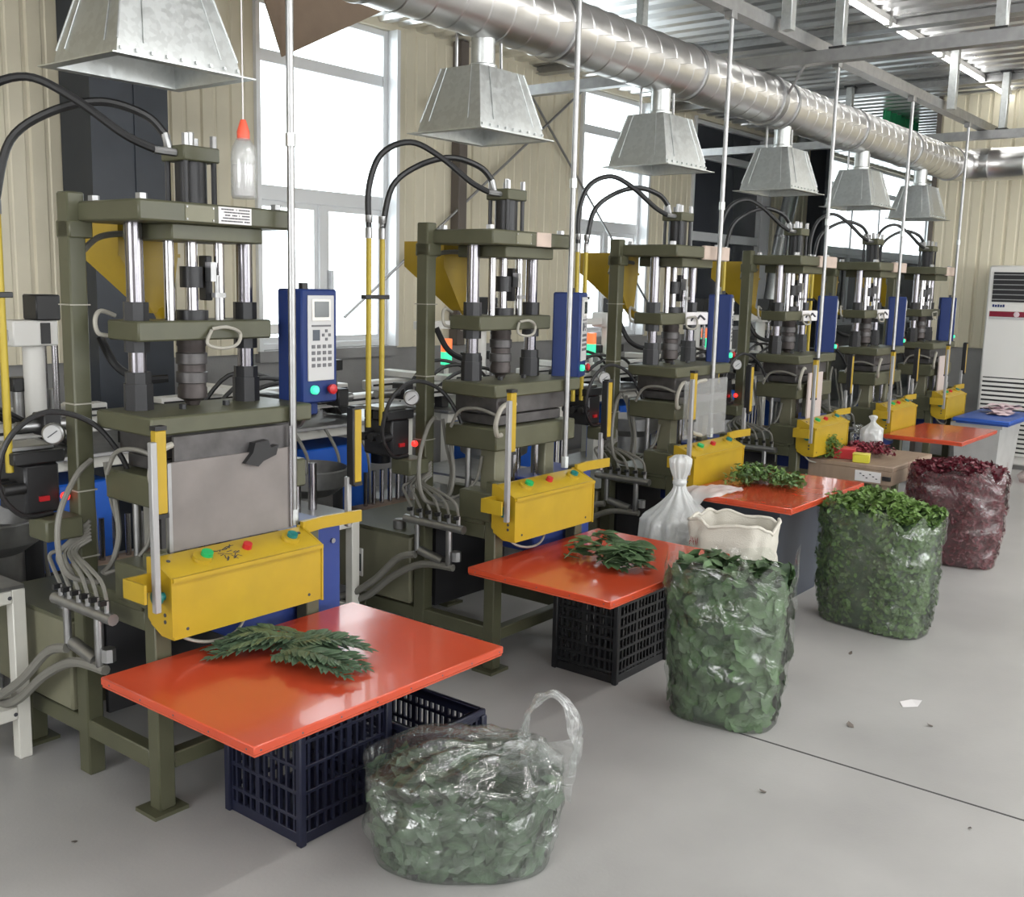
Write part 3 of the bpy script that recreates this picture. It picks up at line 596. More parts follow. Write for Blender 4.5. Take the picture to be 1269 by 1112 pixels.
    Q = lambda name, mt, fn, k_: part(name, kp, mt, fn, ('kp', k_))
    Q('keypad_face', 'keypad', lambda m: m.box(-.055, .06, -.005, 0, -.115, .170, .002), 'face')
    Q('screen_bezel', 'white', lambda m: m.box(-.040, .042, -.009, -.005, .085, .158, .002), 'bez')
    Q('screen', 'screen', lambda m: m.box(-.030, .032, -.0105, -.009, .098, .150), 'scr')
    Q('key_strip', 'key', lambda m: m.box(-.040, .044, -.0065, -.005, .066, .072), 'strip')
    Q('soft_pad', 'bin', lambda m: m.box(-.035, -.005, -.0065, -.005, .02, .056), 'soft')
    tag(Q('key_block', 'key', lambda m: ([m.box(-.040+c*.024, -.026+c*.024, -.007, -.005, -.006-q*.021, .006-q*.021) for c in range(4) for q in range(4)], [m.box(.024+dx-.005, .024+dx+.005, -.007, -.005, .038+dz-.005, .038+dz+.005) for dx, dz in ((0, .014), (0, -.014), (.014, 0), (-.014, 0))]), 'keys'), kind='stuff')
    Q('run_lamp', 'greenled', lambda m: m.lathe([(.015, 0), (.015, -.012), (.010, -.018)], (-.028, 0, -.145), 14, 'y'), 'run')
    Q('mushroom_stop', 'red', lambda m: m.lathe([(.009, 0), (.009, -.012), (.017, -.014), (.017, -.024), (.010, -.028)], (.04, 0, -.145), 14, 'y'), 'mush')
    Q('cable_gland', 'blue', lambda m: m.box(-.045, .02, .03, .09, -.235, -.19, .006), 'gland')
    Q('panel_arm', 'steel', lambda m: m.tube([(-.02, .06, -.235), (-.02, .09, -.27), (-.06, .12, -.27)], .014, 8), 'parm')
    Q('top_hook', 'black', lambda m: m.box(-.04, -.015, .04, .06, .19, .21), 'hook')
    # individual touches
    if i in (0, 1):
        st = P('rating_label', 'paper', lambda m: m.box(1.965, 2.085, 2.6795, 2.682, 1.7535, 1.803)) if i == 0 else P('rating_label', 'card', lambda m: m.box(1.985, 2.085, 2.679, 2.682, 1.75, 1.808), key='card1')
        if i == 0: tag(P('label_print', 'ink', lambda m: txt_lines(m, 1.972, 2.078, 1.757, 1.800, 2.6795, 5), par=st), kind='stuff')
        np_ = P('name_plate', 'greenlt', lambda m: m.box(1.85, 1.95, 2.6795, 2.682, 1.755, 1.80))
        tag(P('plate_rivet', 'steel', lambda m: [m.cyl((x, 2.680, z), (x, 2.677, z), .003, n=6) for x in (1.855, 1.945) for z in (1.76, 1.795)], par=np_), kind='stuff')
    if i >= 2:
        P('tape_wrap', 'card', lambda m: m.box(1.985, 2.266, 2.677, 2.70, 1.742, 1.814, .003))
        if i < 5:
            tw = P('paper_wrap', 'paper', lambda m: m.box(2.0, 2.243, 2.776, 2.80, 1.396, 1.464, .003))
            P('ink_scrawl', 'ink', lambda m: m.tube([(2.05, 2.775, 1.42), (2.08, 2.774, 1.44), (2.12, 2.774, 1.43), (2.15, 2.774, 1.445), (2.20, 2.774, 1.425)], .006, 6), par=tw)
    if i == 0:
        gd = P('guard_door', 'plexi', lambda m: m.box(1.74, 2.185, 2.622, 2.632, .795, 1.06))
        P('guard_upper', 'soot', lambda m: m.box(1.76, 2.185, 2.634, 2.644, 1.02, 1.132), par=gd)
        P('door_rail', 'chrome', lambda m: m.cyl((2.178, 2.618, .80), (2.178, 2.618, 1.13), .006, n=10), par=gd)
        P('mould_clamp', 'black', lambda m: (m.prism([(1.99, 1.03), (2.02, 1.06), (2.03, 1.09), (2.08, 1.095), (2.09, 1.07), (2.12, 1.075), (2.11, 1.045), (2.06, 1.03), (2.04, 1.015)], 2.605, 2.634, 'y')), par=gd)
        P('door_edge', 'steel', lambda m: m.box(1.728, 1.74, 2.62, 2.634, .79, 1.06), par=gd)
    if i in (3, 5):
        P('guard_door', 'plexipink', lambda m: m.box(1.80, 2.02, 2.62, 2.63, .79, 1.08), key=('beige guard', i))
    if i == 2:
        P('clear_guard', 'bottle', lambda m: m.box(1.74, 2.20, 2.615, 2.623, .82, 1.12))
        P('guard_bar', 'steel', lambda m: m.box(1.76, 2.2, 2.63, 2.66, 1.0, 1.035))
        P('looped_hose', 'palehose', lambda m: m.tube([(1.92, 2.60, 1.12), (1.80, 2.60, 1.10), (1.75, 2.60, .98), (1.78, 2.60, .87), (1.90, 2.60, .83)], .010))
    return T
for i in range(6): press(i)

# ================================================================== LOADER UNITS BEHIND THE PRESSES
UL = ['white framed parts loader behind the press with the hanging bottle', 'white framed parts loader behind the second press from the bottle', 'white framed parts loader behind the press by the tied bag',
      'white framed parts loader behind the press beside the brown table', 'white framed parts loader behind the press at the last orange table', 'white framed parts loader behind the end press']
def loader(i):
    U = thing('parts_loader', (2.1+OFF[i], 4.42, 0), UL[i], 'machine', 'parts loaders behind the presses')
    K = lambda n, mt, fn, k_, par=U: part(n, par, mt, fn, ('ld', k_))
    S = lambda n, mt, fn, k_, par=U: pieces(n, par, mt, fn, ('ld', k_))
    S('frame_post', 'offwhite', lambda m: [m.box(x-.03, x+.03, y-.03, y+.03, 0, .84, .004) for x in (-.55, .55) for y in (-.35, .45)], 'post')
    S('frame_beam', 'offwhite', lambda m: [m.box(-.52, .52, y-.025, y+.025, z, z+.05, .004) for y in (-.35, .45) for z in (.16, .79)]+[m.box(x-.025, x+.025, -.32, .42, z, z+.05, .004) for x in (-.55, .55) for z in (.16, .79)], 'beam')
    K('work_plate', 'steel', lambda m: m.box(-.62, .62, -.42, .50, .842, .86, .003), 'plate')
    S('linear_rail', 'white', lambda m: (m.box(-.63, .63, -.30, -.21, .93, .985, .005), m.box(-.63, .63, .20, .29, .93, .985, .005), m.box(-.35, -.26, -.38, .42, .99, 1.03, .004)), 'rail')
    S('rail_support', 'blackpaint', lambda m: [m.box(x-.03, x+.03, y-.03, y+.03, .86, .93, .003) for x in (-.5, .45) for y in (-.255, .245)], 'sup')
    S('rail_slot', 'dark', lambda m: (m.box(-.62, .62, -.304, -.299, .952, .964), m.box(-.62, .62, .196, .2, .952, .964)), 'slot')
    # pick-up post with motor
    po = K('lift_post', 'white', lambda m: m.cyl((.20, .05, .86), (.20, .05, 1.30), .045, n=16), 'lpost')
    K('lift_head', 'white', lambda m: m.box(.08, .28, -.02, .12, 1.28, 1.39, .006), 'lhead', po)
    K('lift_motor', 'black', lambda m: m.box(.18, .29, -.03, .09, 1.39, 1.50, .006), 'lmotor', po)
    K('head_slot', 'black', lambda m: m.box(.20, .24, -.028, -.02, 1.29, 1.38), 'lslot', po)
    K('cross_arm', 'white', lambda m: m.box(-.40, .08, .02, .08, 1.30, 1.35, .004), 'larm', po)
    S('guide_shaft', 'chrome', lambda m: [m.cyl((.27, y, .86), (.27, y, 1.28), .014, n=10) for y in (0, .1)], 'lshaft', po)
    # bowl feeder, actuators, motors
    bf = K('bowl_feeder', 'steel', lambda m: m.lathe([(.13, .30), (.13, .55), (.20, .60), (.21, .68), (.20, .685), (.16, .62)], (-.30, -.50, 0), 24), 'bowl')
    S('feeder_leg', 'steel', lambda m: [m.cyl((-.30+.11*math.cos(a), -.50+.11*math.sin(a), 0), (-.30+.11*math.cos(a), -.50+.11*math.sin(a), .3), .012, n=8) for a in (.3, 2.4, 4.5)], 'bleg', bf)
    S('actuator', 'steel', lambda m: [m.cyl((x, -.37, .99), (x+.22, -.37, .99), .022, n=12) for x in (-.6, -.1, .3)]+[m.cyl((x, .1, .86), (x, .1, 1.08), .025, n=12) for x in (.15, .30, .42)], 'act')
    S('gripper', 'black', lambda m: [m.box(x-.03, x+.04, -.42, -.32, .95, 1.04, .005) for x in (-.42, .02, .5)]+[m.box(x-.04, x+.04, .06, .14, 1.08, 1.14, .004) for x in (.15, .42)], 'grip')
    S('stepper_motor', 'blackpaint', lambda m: [m.box(x, x+.10, -.18, -.08, .87, .97, .005) for x in (-.55, .2)]+[m.cyl((.60, -.10, .55), (.60, -.10, .80), .06, n=16), m.cyl((-.15, -.52, .35), (-.15, -.52, .62), .055, n=16)], 'step')
    S('hose_line', 'black', lambda m: [m.tube([(-.6, -.2+.1*k, .88), (-.45, -.3+.1*k, 1.05+.03*k), (-.2, -.35+.1*k, 1.08), (.05, -.3+.12*k, .95), (.2, -.2+.1*k, .88)], .011, 7) for k in range(3)], 'hline')
    S('cable_line', 'greyhose', lambda m: [m.tube([(-.5+.2*k, -.40, .86), (-.45+.2*k, -.46, .70), (-.5+.22*k, -.47, .5), (-.42+.2*k, -.44, .3)], .009, 6) for k in range(4)], 'cline')
    cab = K('control_box', 'bluelt', lambda m: m.box(-.12, .34, -.30, .0, .30, .72, .008), 'cbox')
    K('box_cover', 'dark', lambda m: m.box(-.10, .32, -.305, -.30, .33, .36), 'ccov', cab)
    K('lower_shelf', 'steel', lambda m: m.box(-.52, .52, -.33, .43, .215, .23), 'shelf')
    S('glass_tube', 'chrome', lambda m: [m.cyl((x, -.48, .42), (x, -.48, .60), .012, n=8) for x in (.12, .18, .24, .30, .36, .42)], 'gtube')
    K('tube_tray', 'cardbrown', lambda m: m.box(.06, .48, -.54, -.43, .40, .42, .003), 'gtray')
    if i in (2, 3, 4):
        bx = {2: -.09, 3: .03, 4: .45}[i]
        bp_ = K('beacon_post', 'white', lambda m: m.cyl((bx, .08, .985), (bx, .08, 1.07), .016, n=10), 'bpost%d' % i)
        K('green_lamp', 'greenled', lambda m: m.cyl((bx, .08, 1.07), (bx, .08, 1.15), .036, n=16), 'bg%d' % i, bp_)
        K('amber_lamp', 'amberled', lambda m: m.cyl((bx, .08, 1.152), (bx, .08, 1.235), .036, n=16), 'ba%d' % i, bp_)
    return U
for i in range(6): loader(i)
# white steel stands between the presses
SL = ['off-white square tube stand left of the press with the hanging bottle', 'off-white square tube stand between the guarded press and its neighbour', 'off-white square tube stand left of the press behind the tied bag']
for i in range(3):
    t = thing('steel_stand', ((1.38 if i == 0 else 1.31)+OFF[i], 3.60, 0), SL[i], 'stand', 'off-white stands between presses')
    pieces('stand_post', t, 'offwhite', lambda m: [m.box(x-.022, x+.022, y-.022, y+.022, 0, .58, .003) for x in (-.22, .22) for y in (-.30, .30)], 'spost')
    pieces('stand_rail', t, 'offwhite', lambda m: [m.box(x-.022, x+.022, -.278, .278, z, z+.045, .003) for x in (-.22, .22) for z in (.14, .535)]+[m.box(-.198, .198, y-.022, y+.022, z, z+.045, .003) for y in (-.30, .30) for z in (.14, .535)], 'srail')
    tag(part('bolt_hole', t, 'ink', lambda m: [m.cyl((.19 if q else .0+.2425, -.322 if q else -.29, z), (.19 if q else .0+.241, -.3235 if q else -.29, z), .007, n=8) for q in (1,) for z in (.555, .16)], 'sbolt'), kind='stuff')
    pieces('glass_column', t, 'chrome', lambda m: [m.cyl((-.12+.09*q, -.12, .58), (-.12+.09*q, -.12, .80), .02, n=10) for q in range(4)], 'sgl')
    part('stand_tray', t, 'steel', lambda m: m.box(-.24, .24, -.32, .32, .58, .592), 'stray')

# ================================================================== TABLES
def table(x0, x1, y0, y1, zt, mt, edge, label, lip=.0):
    cx, cy = (x0+x1)/2, (y0+y1)/2
    t = thing('work_table', (cx, cy, zt-.03), label, 'table', 'low work boards before the presses')
    hx, hy = (x1-x0)/2, (y1-y0)/2
    part('table_top', t, mt, lambda m: m.box(-hx, hx, -hy, hy, .006, .03, .003))
    part('edge_band', t, edge, lambda m: m.box(-hx+.003, hx-.003, -hy+.003, hy-.003, 0, .006, .001))
    tag(part('edge_nail', t, 'ink', lambda m: [m.cyl((-hx+.02+k*(2*hx-.04)/7, -hy-.0005, .016), (-hx+.02+k*(2*hx-.04)/7, -hy+.002, .016), .003, n=6) for k in range(8)]+[m.cyl((-hx-.0005, -hy+.03+k*.15, .016), (-hx+.002, -hy+.03+k*.15, .016), .003, n=6) for k in range(5)]), kind='stuff')
    return t
table(1.483, 2.43, 1.925, 2.598, .492, 'orange', 'orangeedge', 'glossy orange board holding dark fern fronds, in front of grey guarded press')
table(3.042, 3.958, 1.93, 2.60, .492, 'orange', 'orangeedge', 'glossy orange board on a black crate, heaped with broad green leaves')
table(4.50, 5.42, 1.90, 2.485, .605, 'orange', 'orangeedge', 'glossy orange board on a grey bin, heaped with fine green sprigs')
table(7.40, 8.30, 1.95, 2.485, .605, 'orange', 'orangeedge', 'bare glossy orange board behind the brown board table')
# brown board table with skirt, card and legs
t4 = thing('board_table', (6.74, 2.33, 0), 'brown wooden board table with white card on its skirt, red sprigs on top', 'table')
part('table_top', t4, 'wood', lambda m: m.box(-.38, .38, -.27, .265, .515, .545, .004))
part('front_skirt', t4, 'wood', lambda m: m.box(-.36, .38, -.265, -.245, .43, .515)); part('side_skirt', t4, 'wood', lambda m: m.box(-.38, -.36, -.265, .265, .43, .515))
pieces('leg', t4, 'wood', lambda m: [m.box(x-.025, x+.025, y-.025, y+.025, 0, .515, .003) for x in (-.33, .35) for y in (-.215, .23)])
part('lower_shelf', t4, 'wood', lambda m: m.box(-.36, .36, -.25, .25, .22, .24))
cd4 = part('paper_card', t4, 'paper', lambda m: m.box(-.384, -.3805, -.20, -.04, .44, .505))
tag(part('card_print', cd4, 'ink', lambda m: [m.box(-.3855, -.384, -.18+.02*k, -.168+.02*k, .46+.012*(k % 3), .466+.012*(k % 3)) for k in range(6)]), kind='stuff')
part('drawer_pull', t4, 'black', lambda m: m.box(-.395, -.38, -.262, -.21, .46, .485, .003))

# ================================================================== CRATES AND BINS
def crate(name, x0, x1, y0, y1, h, mt, label, rows, gap, open_top=True, group='slatted plastic crates'):
    cx, cy = (x0+x1)/2, (y0+y1)/2; hx, hy = (x1-x0)/2, (y1-y0)/2; t = .012
    C = thing(name, (cx, cy, 0), label, 'crate', group)
    part('crate_floor', C, mt, lambda m: m.box(-hx+.01, hx-.01, -hy+.01, hy-.01, .004, .016))
    def side(m, L_, zlist):
        # wall in local x (length L_), thin in y: rails + slats
        for z0, z1 in zlist: m.box(-L_, L_, -t/2, t/2, z0, z1, .002)
        n_ = max(4, int(2*L_/gap)); wsl = .009 if mt == 'navy' else .007
        for k in range(n_+1):
            x = -L_+2*L_*k/n_; ww = .016 if k in (0, n_) else (.009 if k % 6 == 0 else wsl/2)
            m.box(max(-L_, x-ww), min(L_, x+ww), -t/2+.001, t/2-.001, .01, h-.01)
    zl = [(0, .035), (h-.035, h)]+[((k+1)*h/(rows+1)-.006, (k+1)*h/(rows+1)+.006) for k in range(rows)]
    for nm, L_, loc, rz in (('front', hx, (0, -hy+t/2, 0), 0), ('back', hx, (0, hy-t/2, 0), 0), ('left', hy, (-hx+t/2, 0, 0), math.pi/2), ('right', hy, (hx-t/2, 0, 0), math.pi/2)):
        pc = link('crate_wall', None, C, loc, rz)
        bars = pieces('slat', pc, mt, lambda m: side(m, L_, zl), (name, h, L_, mt, rows, gap))
    pieces('rim', C, mt, lambda m: (m.box(-hx-.008, hx+.008, -hy-.008, -hy+.012, h-.02, h, .003), m.box(-hx-.008, hx+.008, hy-.012, hy+.008, h-.02, h, .003), m.box(-hx-.008, -hx+.012, -hy+.012, hy-.012, h-.02, h, .003), m.box(hx-.012, hx+.008, -hy+.012, hy-.012, h-.02, h, .003)))
    pieces('corner_post', C, mt, lambda m: [m.box(sx*hx-.012, sx*hx+.012, sy*hy-.012, sy*hy+.012, 0, h-.02, .004) for sx in (-1, 1) for sy in (-1, 1)])
    return C
crate('plastic_crate', 1.826, 2.166, 2.163, 2.49, .46, 'navy', 'tall navy slatted crate under the orange board with ferns', 5, .03)
crate('plastic_crate', 2.20, 2.462, 2.03, 2.52, .25, 'navy', 'low empty navy slatted crate beside the tall navy crate', 3, .024)
crate('plastic_crate', 3.456, 3.85, 2.16, 2.46, .46, 'blackcrate', 'black slatted crate under the orange board with broad leaves', 9, .026)
def tub(m, hx, hy, bx, by, h, t=.012):
    def ring(a, b_, z): return [(-a, -b_, z), (a, -b_, z), (a, b_, z), (-a, b_, z)]
    rs = [ring(bx, by, 0), ring(hx, hy, h-.03), ring(hx+.02, hy+.02, h-.03), ring(hx+.02, hy+.02, h), ring(hx-t, hy-t, h), ring(bx-t, by-t, .012)]
    vs_ = [p for q in rs for p in q]; fs = [(0, 3, 2, 1)]
    for k in range(len(rs)-1):
        for i_ in range(4): j = (i_+1) % 4; fs.append((k*4+i_, k*4+j, k*4+4+j, k*4+4+i_))
    fs.append((20, 21, 22, 23)); m.add(vs_, fs)
t = thing('storage_bin', (5.12, 2.30, 0), 'dark grey tapered bin under the orange board with fine sprigs', 'bin')
part('bin_body', t, 'bin', lambda m: tub(m, .33, .22, .27, .18, .57)); pieces('bin_handle', t, 'bin', lambda m: [m.box(s*.36-.012, s*.36+.012, -.07, .07, .535, .565, .004) for s in (-1, 1)])
t = thing('storage_bin', (9.36, 2.28, 0), 'frosted white tapered bin with a blue lid before the air conditioner', 'bin')
part('bin_body', t, 'clearbin', lambda m: tub(m, .34, .18, .28, .15, .553)); 
part('bin_lid', t, 'bluelid', lambda m: m.box(-.43, .43, -.27, .17, .568, .602, .008)); part('lid_rim', t, 'bluelid', lambda m: m.box(-.40, .40, -.25, .15, .555, .568))
# ================================================================== AIR CONDITIONER
ac = thing('floor_air_conditioner', (10.58, 2.38, 0), 'tall white floor-standing air conditioner with red display strip by the partition', 'air conditioner')
part('cabinet', ac, 'white', lambda m: m.box(-.16, .18, -.27, .27, .04, 1.86, .015))
part('plinth', ac, 'steel', lambda m: m.box(-.15, .17, -.26, .26, 0, .04))
vt = part('outlet_recess', ac, 'dark', lambda m: m.box(-.166, -.155, -.225, .225, 1.53, 1.80))
pieces('louvre', vt, 'steel', lambda m: [m.box(-.178, -.162, -.222, .222, 1.548+k*.045, 1.556+k*.045) for k in range(6)])
ds = part('display_strip', ac, mat('ac_red', (.20, .012, .03), .25), lambda m: m.box(-.166, -.16, -.235, .235, 1.395, 1.445, .002))
part('emblem', ds, 'pink', lambda m: m.lathe([(.026, 0), (.026, -.006), (.012, -.01)], (-.164, .0, 1.42), 8, 'x'))
part('strip_trim', ac, 'keypad', lambda m: m.box(-.166, -.16, -.235, .235, 1.372, 1.394))
tag(part('maker_mark', ac, 'blue', lambda m: [m.box(-.163, -.159, .215-.022*k-.016, .215-.022*k, 1.483+.0, 1.507-.003*(k % 2)) for k in range(5)]), kind='stuff')
part('intake_recess', ac, 'dark', lambda m: m.box(-.163, -.155, -.24, .24, .12, .84))
pieces('intake_slat', ac, 'white', lambda m: [m.box(-.176, -.16, -.245, .245, .125+k*.0425, .15+k*.0425) for k in range(17)])
# ================================================================== HANGING BOTTLE
bt = thing('squeeze_bottle', (2.04, 2.655, 1.83), 'clear squeeze bottle with red cap hanging on a string above the press', 'bottle')
part('bottle_body', bt, 'bottle', lambda m: m.lathe([(.034, 0), (.038, .01), (.038, .12), (.034, .15), (.020, .175), (.016, .18), (.014, .17), (.030, .145), (.034, .118), (.034, .012), (.030, .006)], n=20))
part('bottle_liquid', bt, 'paper', lambda m: m.lathe([(.031, .008), (.032, .10)], n=18))
part('bottle_cap', bt, mat('red_cap', (.75, .10, .05), .4), lambda m: m.lathe([(.019, .172), (.019, .195), (.013, .215), (.008, .23)], n=16))
part('string', bt, 'paper', lambda m: m.cyl((0, 0, .225), (.0, .0, 1.16), .0022, n=6))

# ================================================================== LEAVES
def leaf_pts(L_, W_, fold=.25, curl=.15):
    """pointed leaf along +x, two halves folded on the midrib, thin but solid"""
    xs = (0, .22, .5, .78, 1.0); ws = (0, .8, 1.0, .62, 0)
    vs_ = []
    for x, w_ in zip(xs, ws):
        z = -curl*L_*x*x; h_ = w_*W_/2
        vs_ += [(x*L_, -h_, z+fold*h_), (x*L_, 0, z), (x*L_, h_, z+fold*h_)]
    fs = []
    for k in range(4):
        for j in range(2): fs.append((k*3+j, k*3+j+1, k*3+4+j, k*3+3+j))
    return vs_, fs
def leaf_solid(m, L_, W_, fold=.25, curl=.15, t=.0007):
    v_, f_ = leaf_pts(L_, W_, fold, curl); n_ = len(v_)
    edge = [0, 3, 6, 9, 12, 14, 11, 8, 5, 2]
    m.add(v_+[(x, y, z-t) for x, y, z in v_], f_+[tuple(i+n_ for i in q[::-1]) for q in f_]+[(edge[k], edge[(k+1) % 10], edge[(k+1) % 10]+n_, edge[k]+n_) for k in range(10)])
def scatter(m, L_, W_, pos, nrm_, rnd, tilt=.5):
    """one flat leaf lying on a surface with normal nrm_"""
    nn = (Vector(nrm_)+Vector((rnd.uniform(-1, 1), rnd.uniform(-1, 1), rnd.uniform(-1, 1)))*tilt).normalized()
    t = nn.orthogonal().normalized(); t.rotate(Matrix.Rotation(rnd.uniform(0, 6.283), 3, nn)); b_ = nn.cross(t)
    s_ = rnd.uniform(.7, 1.2)
    pts = ((0, 0, 0), (.3, .5, .12), (.7, .42, .10), (1, 0, -.05), (.7, -.42, .10), (.3, -.5, .12), (.55, 0, 0))
    c0 = Vector(pos)-t*L_*s_*.5
    m.add([c0+t*(x*L_*s_)+b_*(y*W_*s_)+nn*(z*W_*s_) for x, y, z in pts], [(0, 6, 1), (1, 6, 2), (2, 6, 3), (3, 6, 4), (4, 6, 5), (5, 6, 0)])

# fern fronds on the first board
def leaflet_mesh(key, L_, W_, mt):
    if key not in CACHE:
        b_ = MB(); leaf_solid(b_, L_, W_); CACHE[key] = b_.mesh('leaflet', M[mt], 60)
    return CACHE[key]
def frond(p0, p1, z, label, group, key, L_, W_, mt, n_, name='fern_frond', arch=.02, ang=62, lname='leaflet', seed=0, sc=1):
    rr = random.Random(seed); a = Vector((p0[0], p0[1], z)); e = Vector((p1[0], p1[1], z)); dx = e-a; Ln = dx.length
    F = thing(name, a, label, 'foliage', group, math.atan2(dx.y, dx.x))
    mid = rr.uniform(-.02, .02)
    path = lambda t: Vector((Ln*t, mid*math.sin(math.pi*t), .006+arch*math.sin(math.pi*t)))
    part('stem', F, mt, lambda m: m.tube([path(t/4) for t in range(5)], .0022, 6, 3))
    me = leaflet_mesh(key, L_, W_, mt)
    for k in range(n_):
        t = .08+.90*k/(n_-1); s_ = sc*(.65+.5*math.sin(math.pi*min(1, t*1.02)))*(1 if t < .8 else 1-.9*(t-.8))
        for sd in (-1, 1):
            o = link(lname, me, F, path(t)); o.scale = (s_, s_, s_)
            o.rotation_euler = (sd*rr.uniform(-.1, .35), rr.uniform(-.25, .02), sd*math.radians(ang*(1-.35*t)+rr.uniform(-8, 8)))
    o = link(lname, me, F, path(.98)); o.scale = (sc*.7,)*3
    return F
FR = [((2.0, 2.357), (1.757, 2.472), .497, .03), ((2.05, 2.343), (1.845, 2.535), .502, .035), ((1.96, 2.40), (1.80, 2.53), .500, .02), ((1.88, 2.345), (2.094, 2.201), .502, .03), ((1.90, 2.38), (2.10, 2.26), .508, .03), ((1.87, 2.345), (1.90, 2.06), .506, .02), ((1.93, 2.32), (1.99, 2.08), .499, .02),
      ((2.02, 2.33), (1.79, 2.44), .512, .03), ((1.90, 2.34), (1.94, 2.07), .514, .025), ((1.92, 2.36), (2.07, 2.15), .516, .03), ((1.98, 2.38), (1.83, 2.50), .515, .03)]
for k, (a, c, z, ar) in enumerate(FR):
    frond(a, c, z, 'dark green fern frond in the heap on the orange board', 'fern fronds on the first orange board', 'fernleaf', .056, .021, 'fern', 20, arch=ar, seed=k, ang=58)
# broad-leaf sprigs on the second board
rr = random.Random(11)
for k in range(24):
    x = 3.40+.15*rr.random(); y = 2.08+.27*rr.random(); a = rr.uniform(-.9, .9)-1.2+(math.pi if rr.random() < .4 else 0); ln = rr.uniform(.07, .11)
    frond((x-ln*.5*math.cos(a), y-ln*.5*math.sin(a)), (x+ln*.5*math.cos(a), y+ln*.5*math.sin(a)), 495e-3+.003*k, 'broad-leaved green sprig in the heap on the orange board', 'green sprigs on the second orange board', 'broadleaf', .075, .042, 'leaf' if k % 3 else 'leafpale', 4, 'leafy_sprig', .02, 40, 'leaf', k+30)
# fine sprigs on the third board and red sprigs on the brown board
def fine_sprig(name, x, y, z, size, mt, label, group, cat='foliage', seed=0, n_=46):
    T = thing(name, (x, y, z), label, cat, group, seed*1.7)
    part('stem', T, mt, lambda m: m.tube([(-size, 0, .004), (0, .01, .02), (size, 0, .012)], .0018, 5, 3), (name, 'stem', mt))
    def fn(m):
        r_ = random.Random(5)
        for k in range(n_):
            t = r_.uniform(-1, 1); scatter(m, .030, .014, (t*size, r_.gauss(0, .022), .012+r_.random()*.04), (0, 0, 1), r_, .9)
    tag(part('leaf_cluster', T, mt, fn, (name, 'cl', mt)), kind='stuff')
for k in range(26):
    fine_sprig('fine_sprig', 4.86+.18*rr.random()+(.12 if k % 2 else 0), 2.08+.31*rr.random(), .606+.002*(k//2), .07, 'fine' if k % 3 else 'finelt', 'fine green sprig heaped on the orange board over the grey bin', 'fine sprigs on the third orange board', seed=k)
for k in range(22):
    fine_sprig('red_sprig', 6.58+.40*rr.random(), 2.22+.26*rr.random(), .546+.002*(k//2), .06, 'crimson' if k % 3 else 'crimsonlt', 'dark red sprig heaped on the brown board table', 'red sprigs on the brown board table', seed=k)
for k in range(6):
    fine_sprig('fine_sprig', 6.40+.05*rr.random(), 2.44+.10*rr.random(), .546+.02*k, .08, 'finelt', 'light green sprig at the back corner of the brown board table', 'green sprigs on the brown board table', seed=k+40)
t = thing('small_carton', (6.50, 2.42, .546), 'small red carton on the brown board table', 'carton', rz=.3)
part('carton_body', t, 'red', lambda m: m.box(-.05, .05, -.065, .065, 0, .06, .003)); part('carton_lid', t, mat('red_lid', (.55, .05, .06), .4), lambda m: m.box(-.053, .053, -.068, .068, .06, .068, .002))
t = thing('small_carton', (6.42, 2.28, .546), 'small yellow carton on the brown board table', 'carton', rz=.25)
part('carton_body', t, mat('yellow_box', (.55, .50, .03), .45), lambda m: m.box(-.035, .035, -.05, .05, 0, .05, .003)); part('carton_lid', t, mat('yellow_lid', (.7, .62, .12), .45), lambda m: m.box(-.037, .037, -.052, .052, .05, .056, .002))

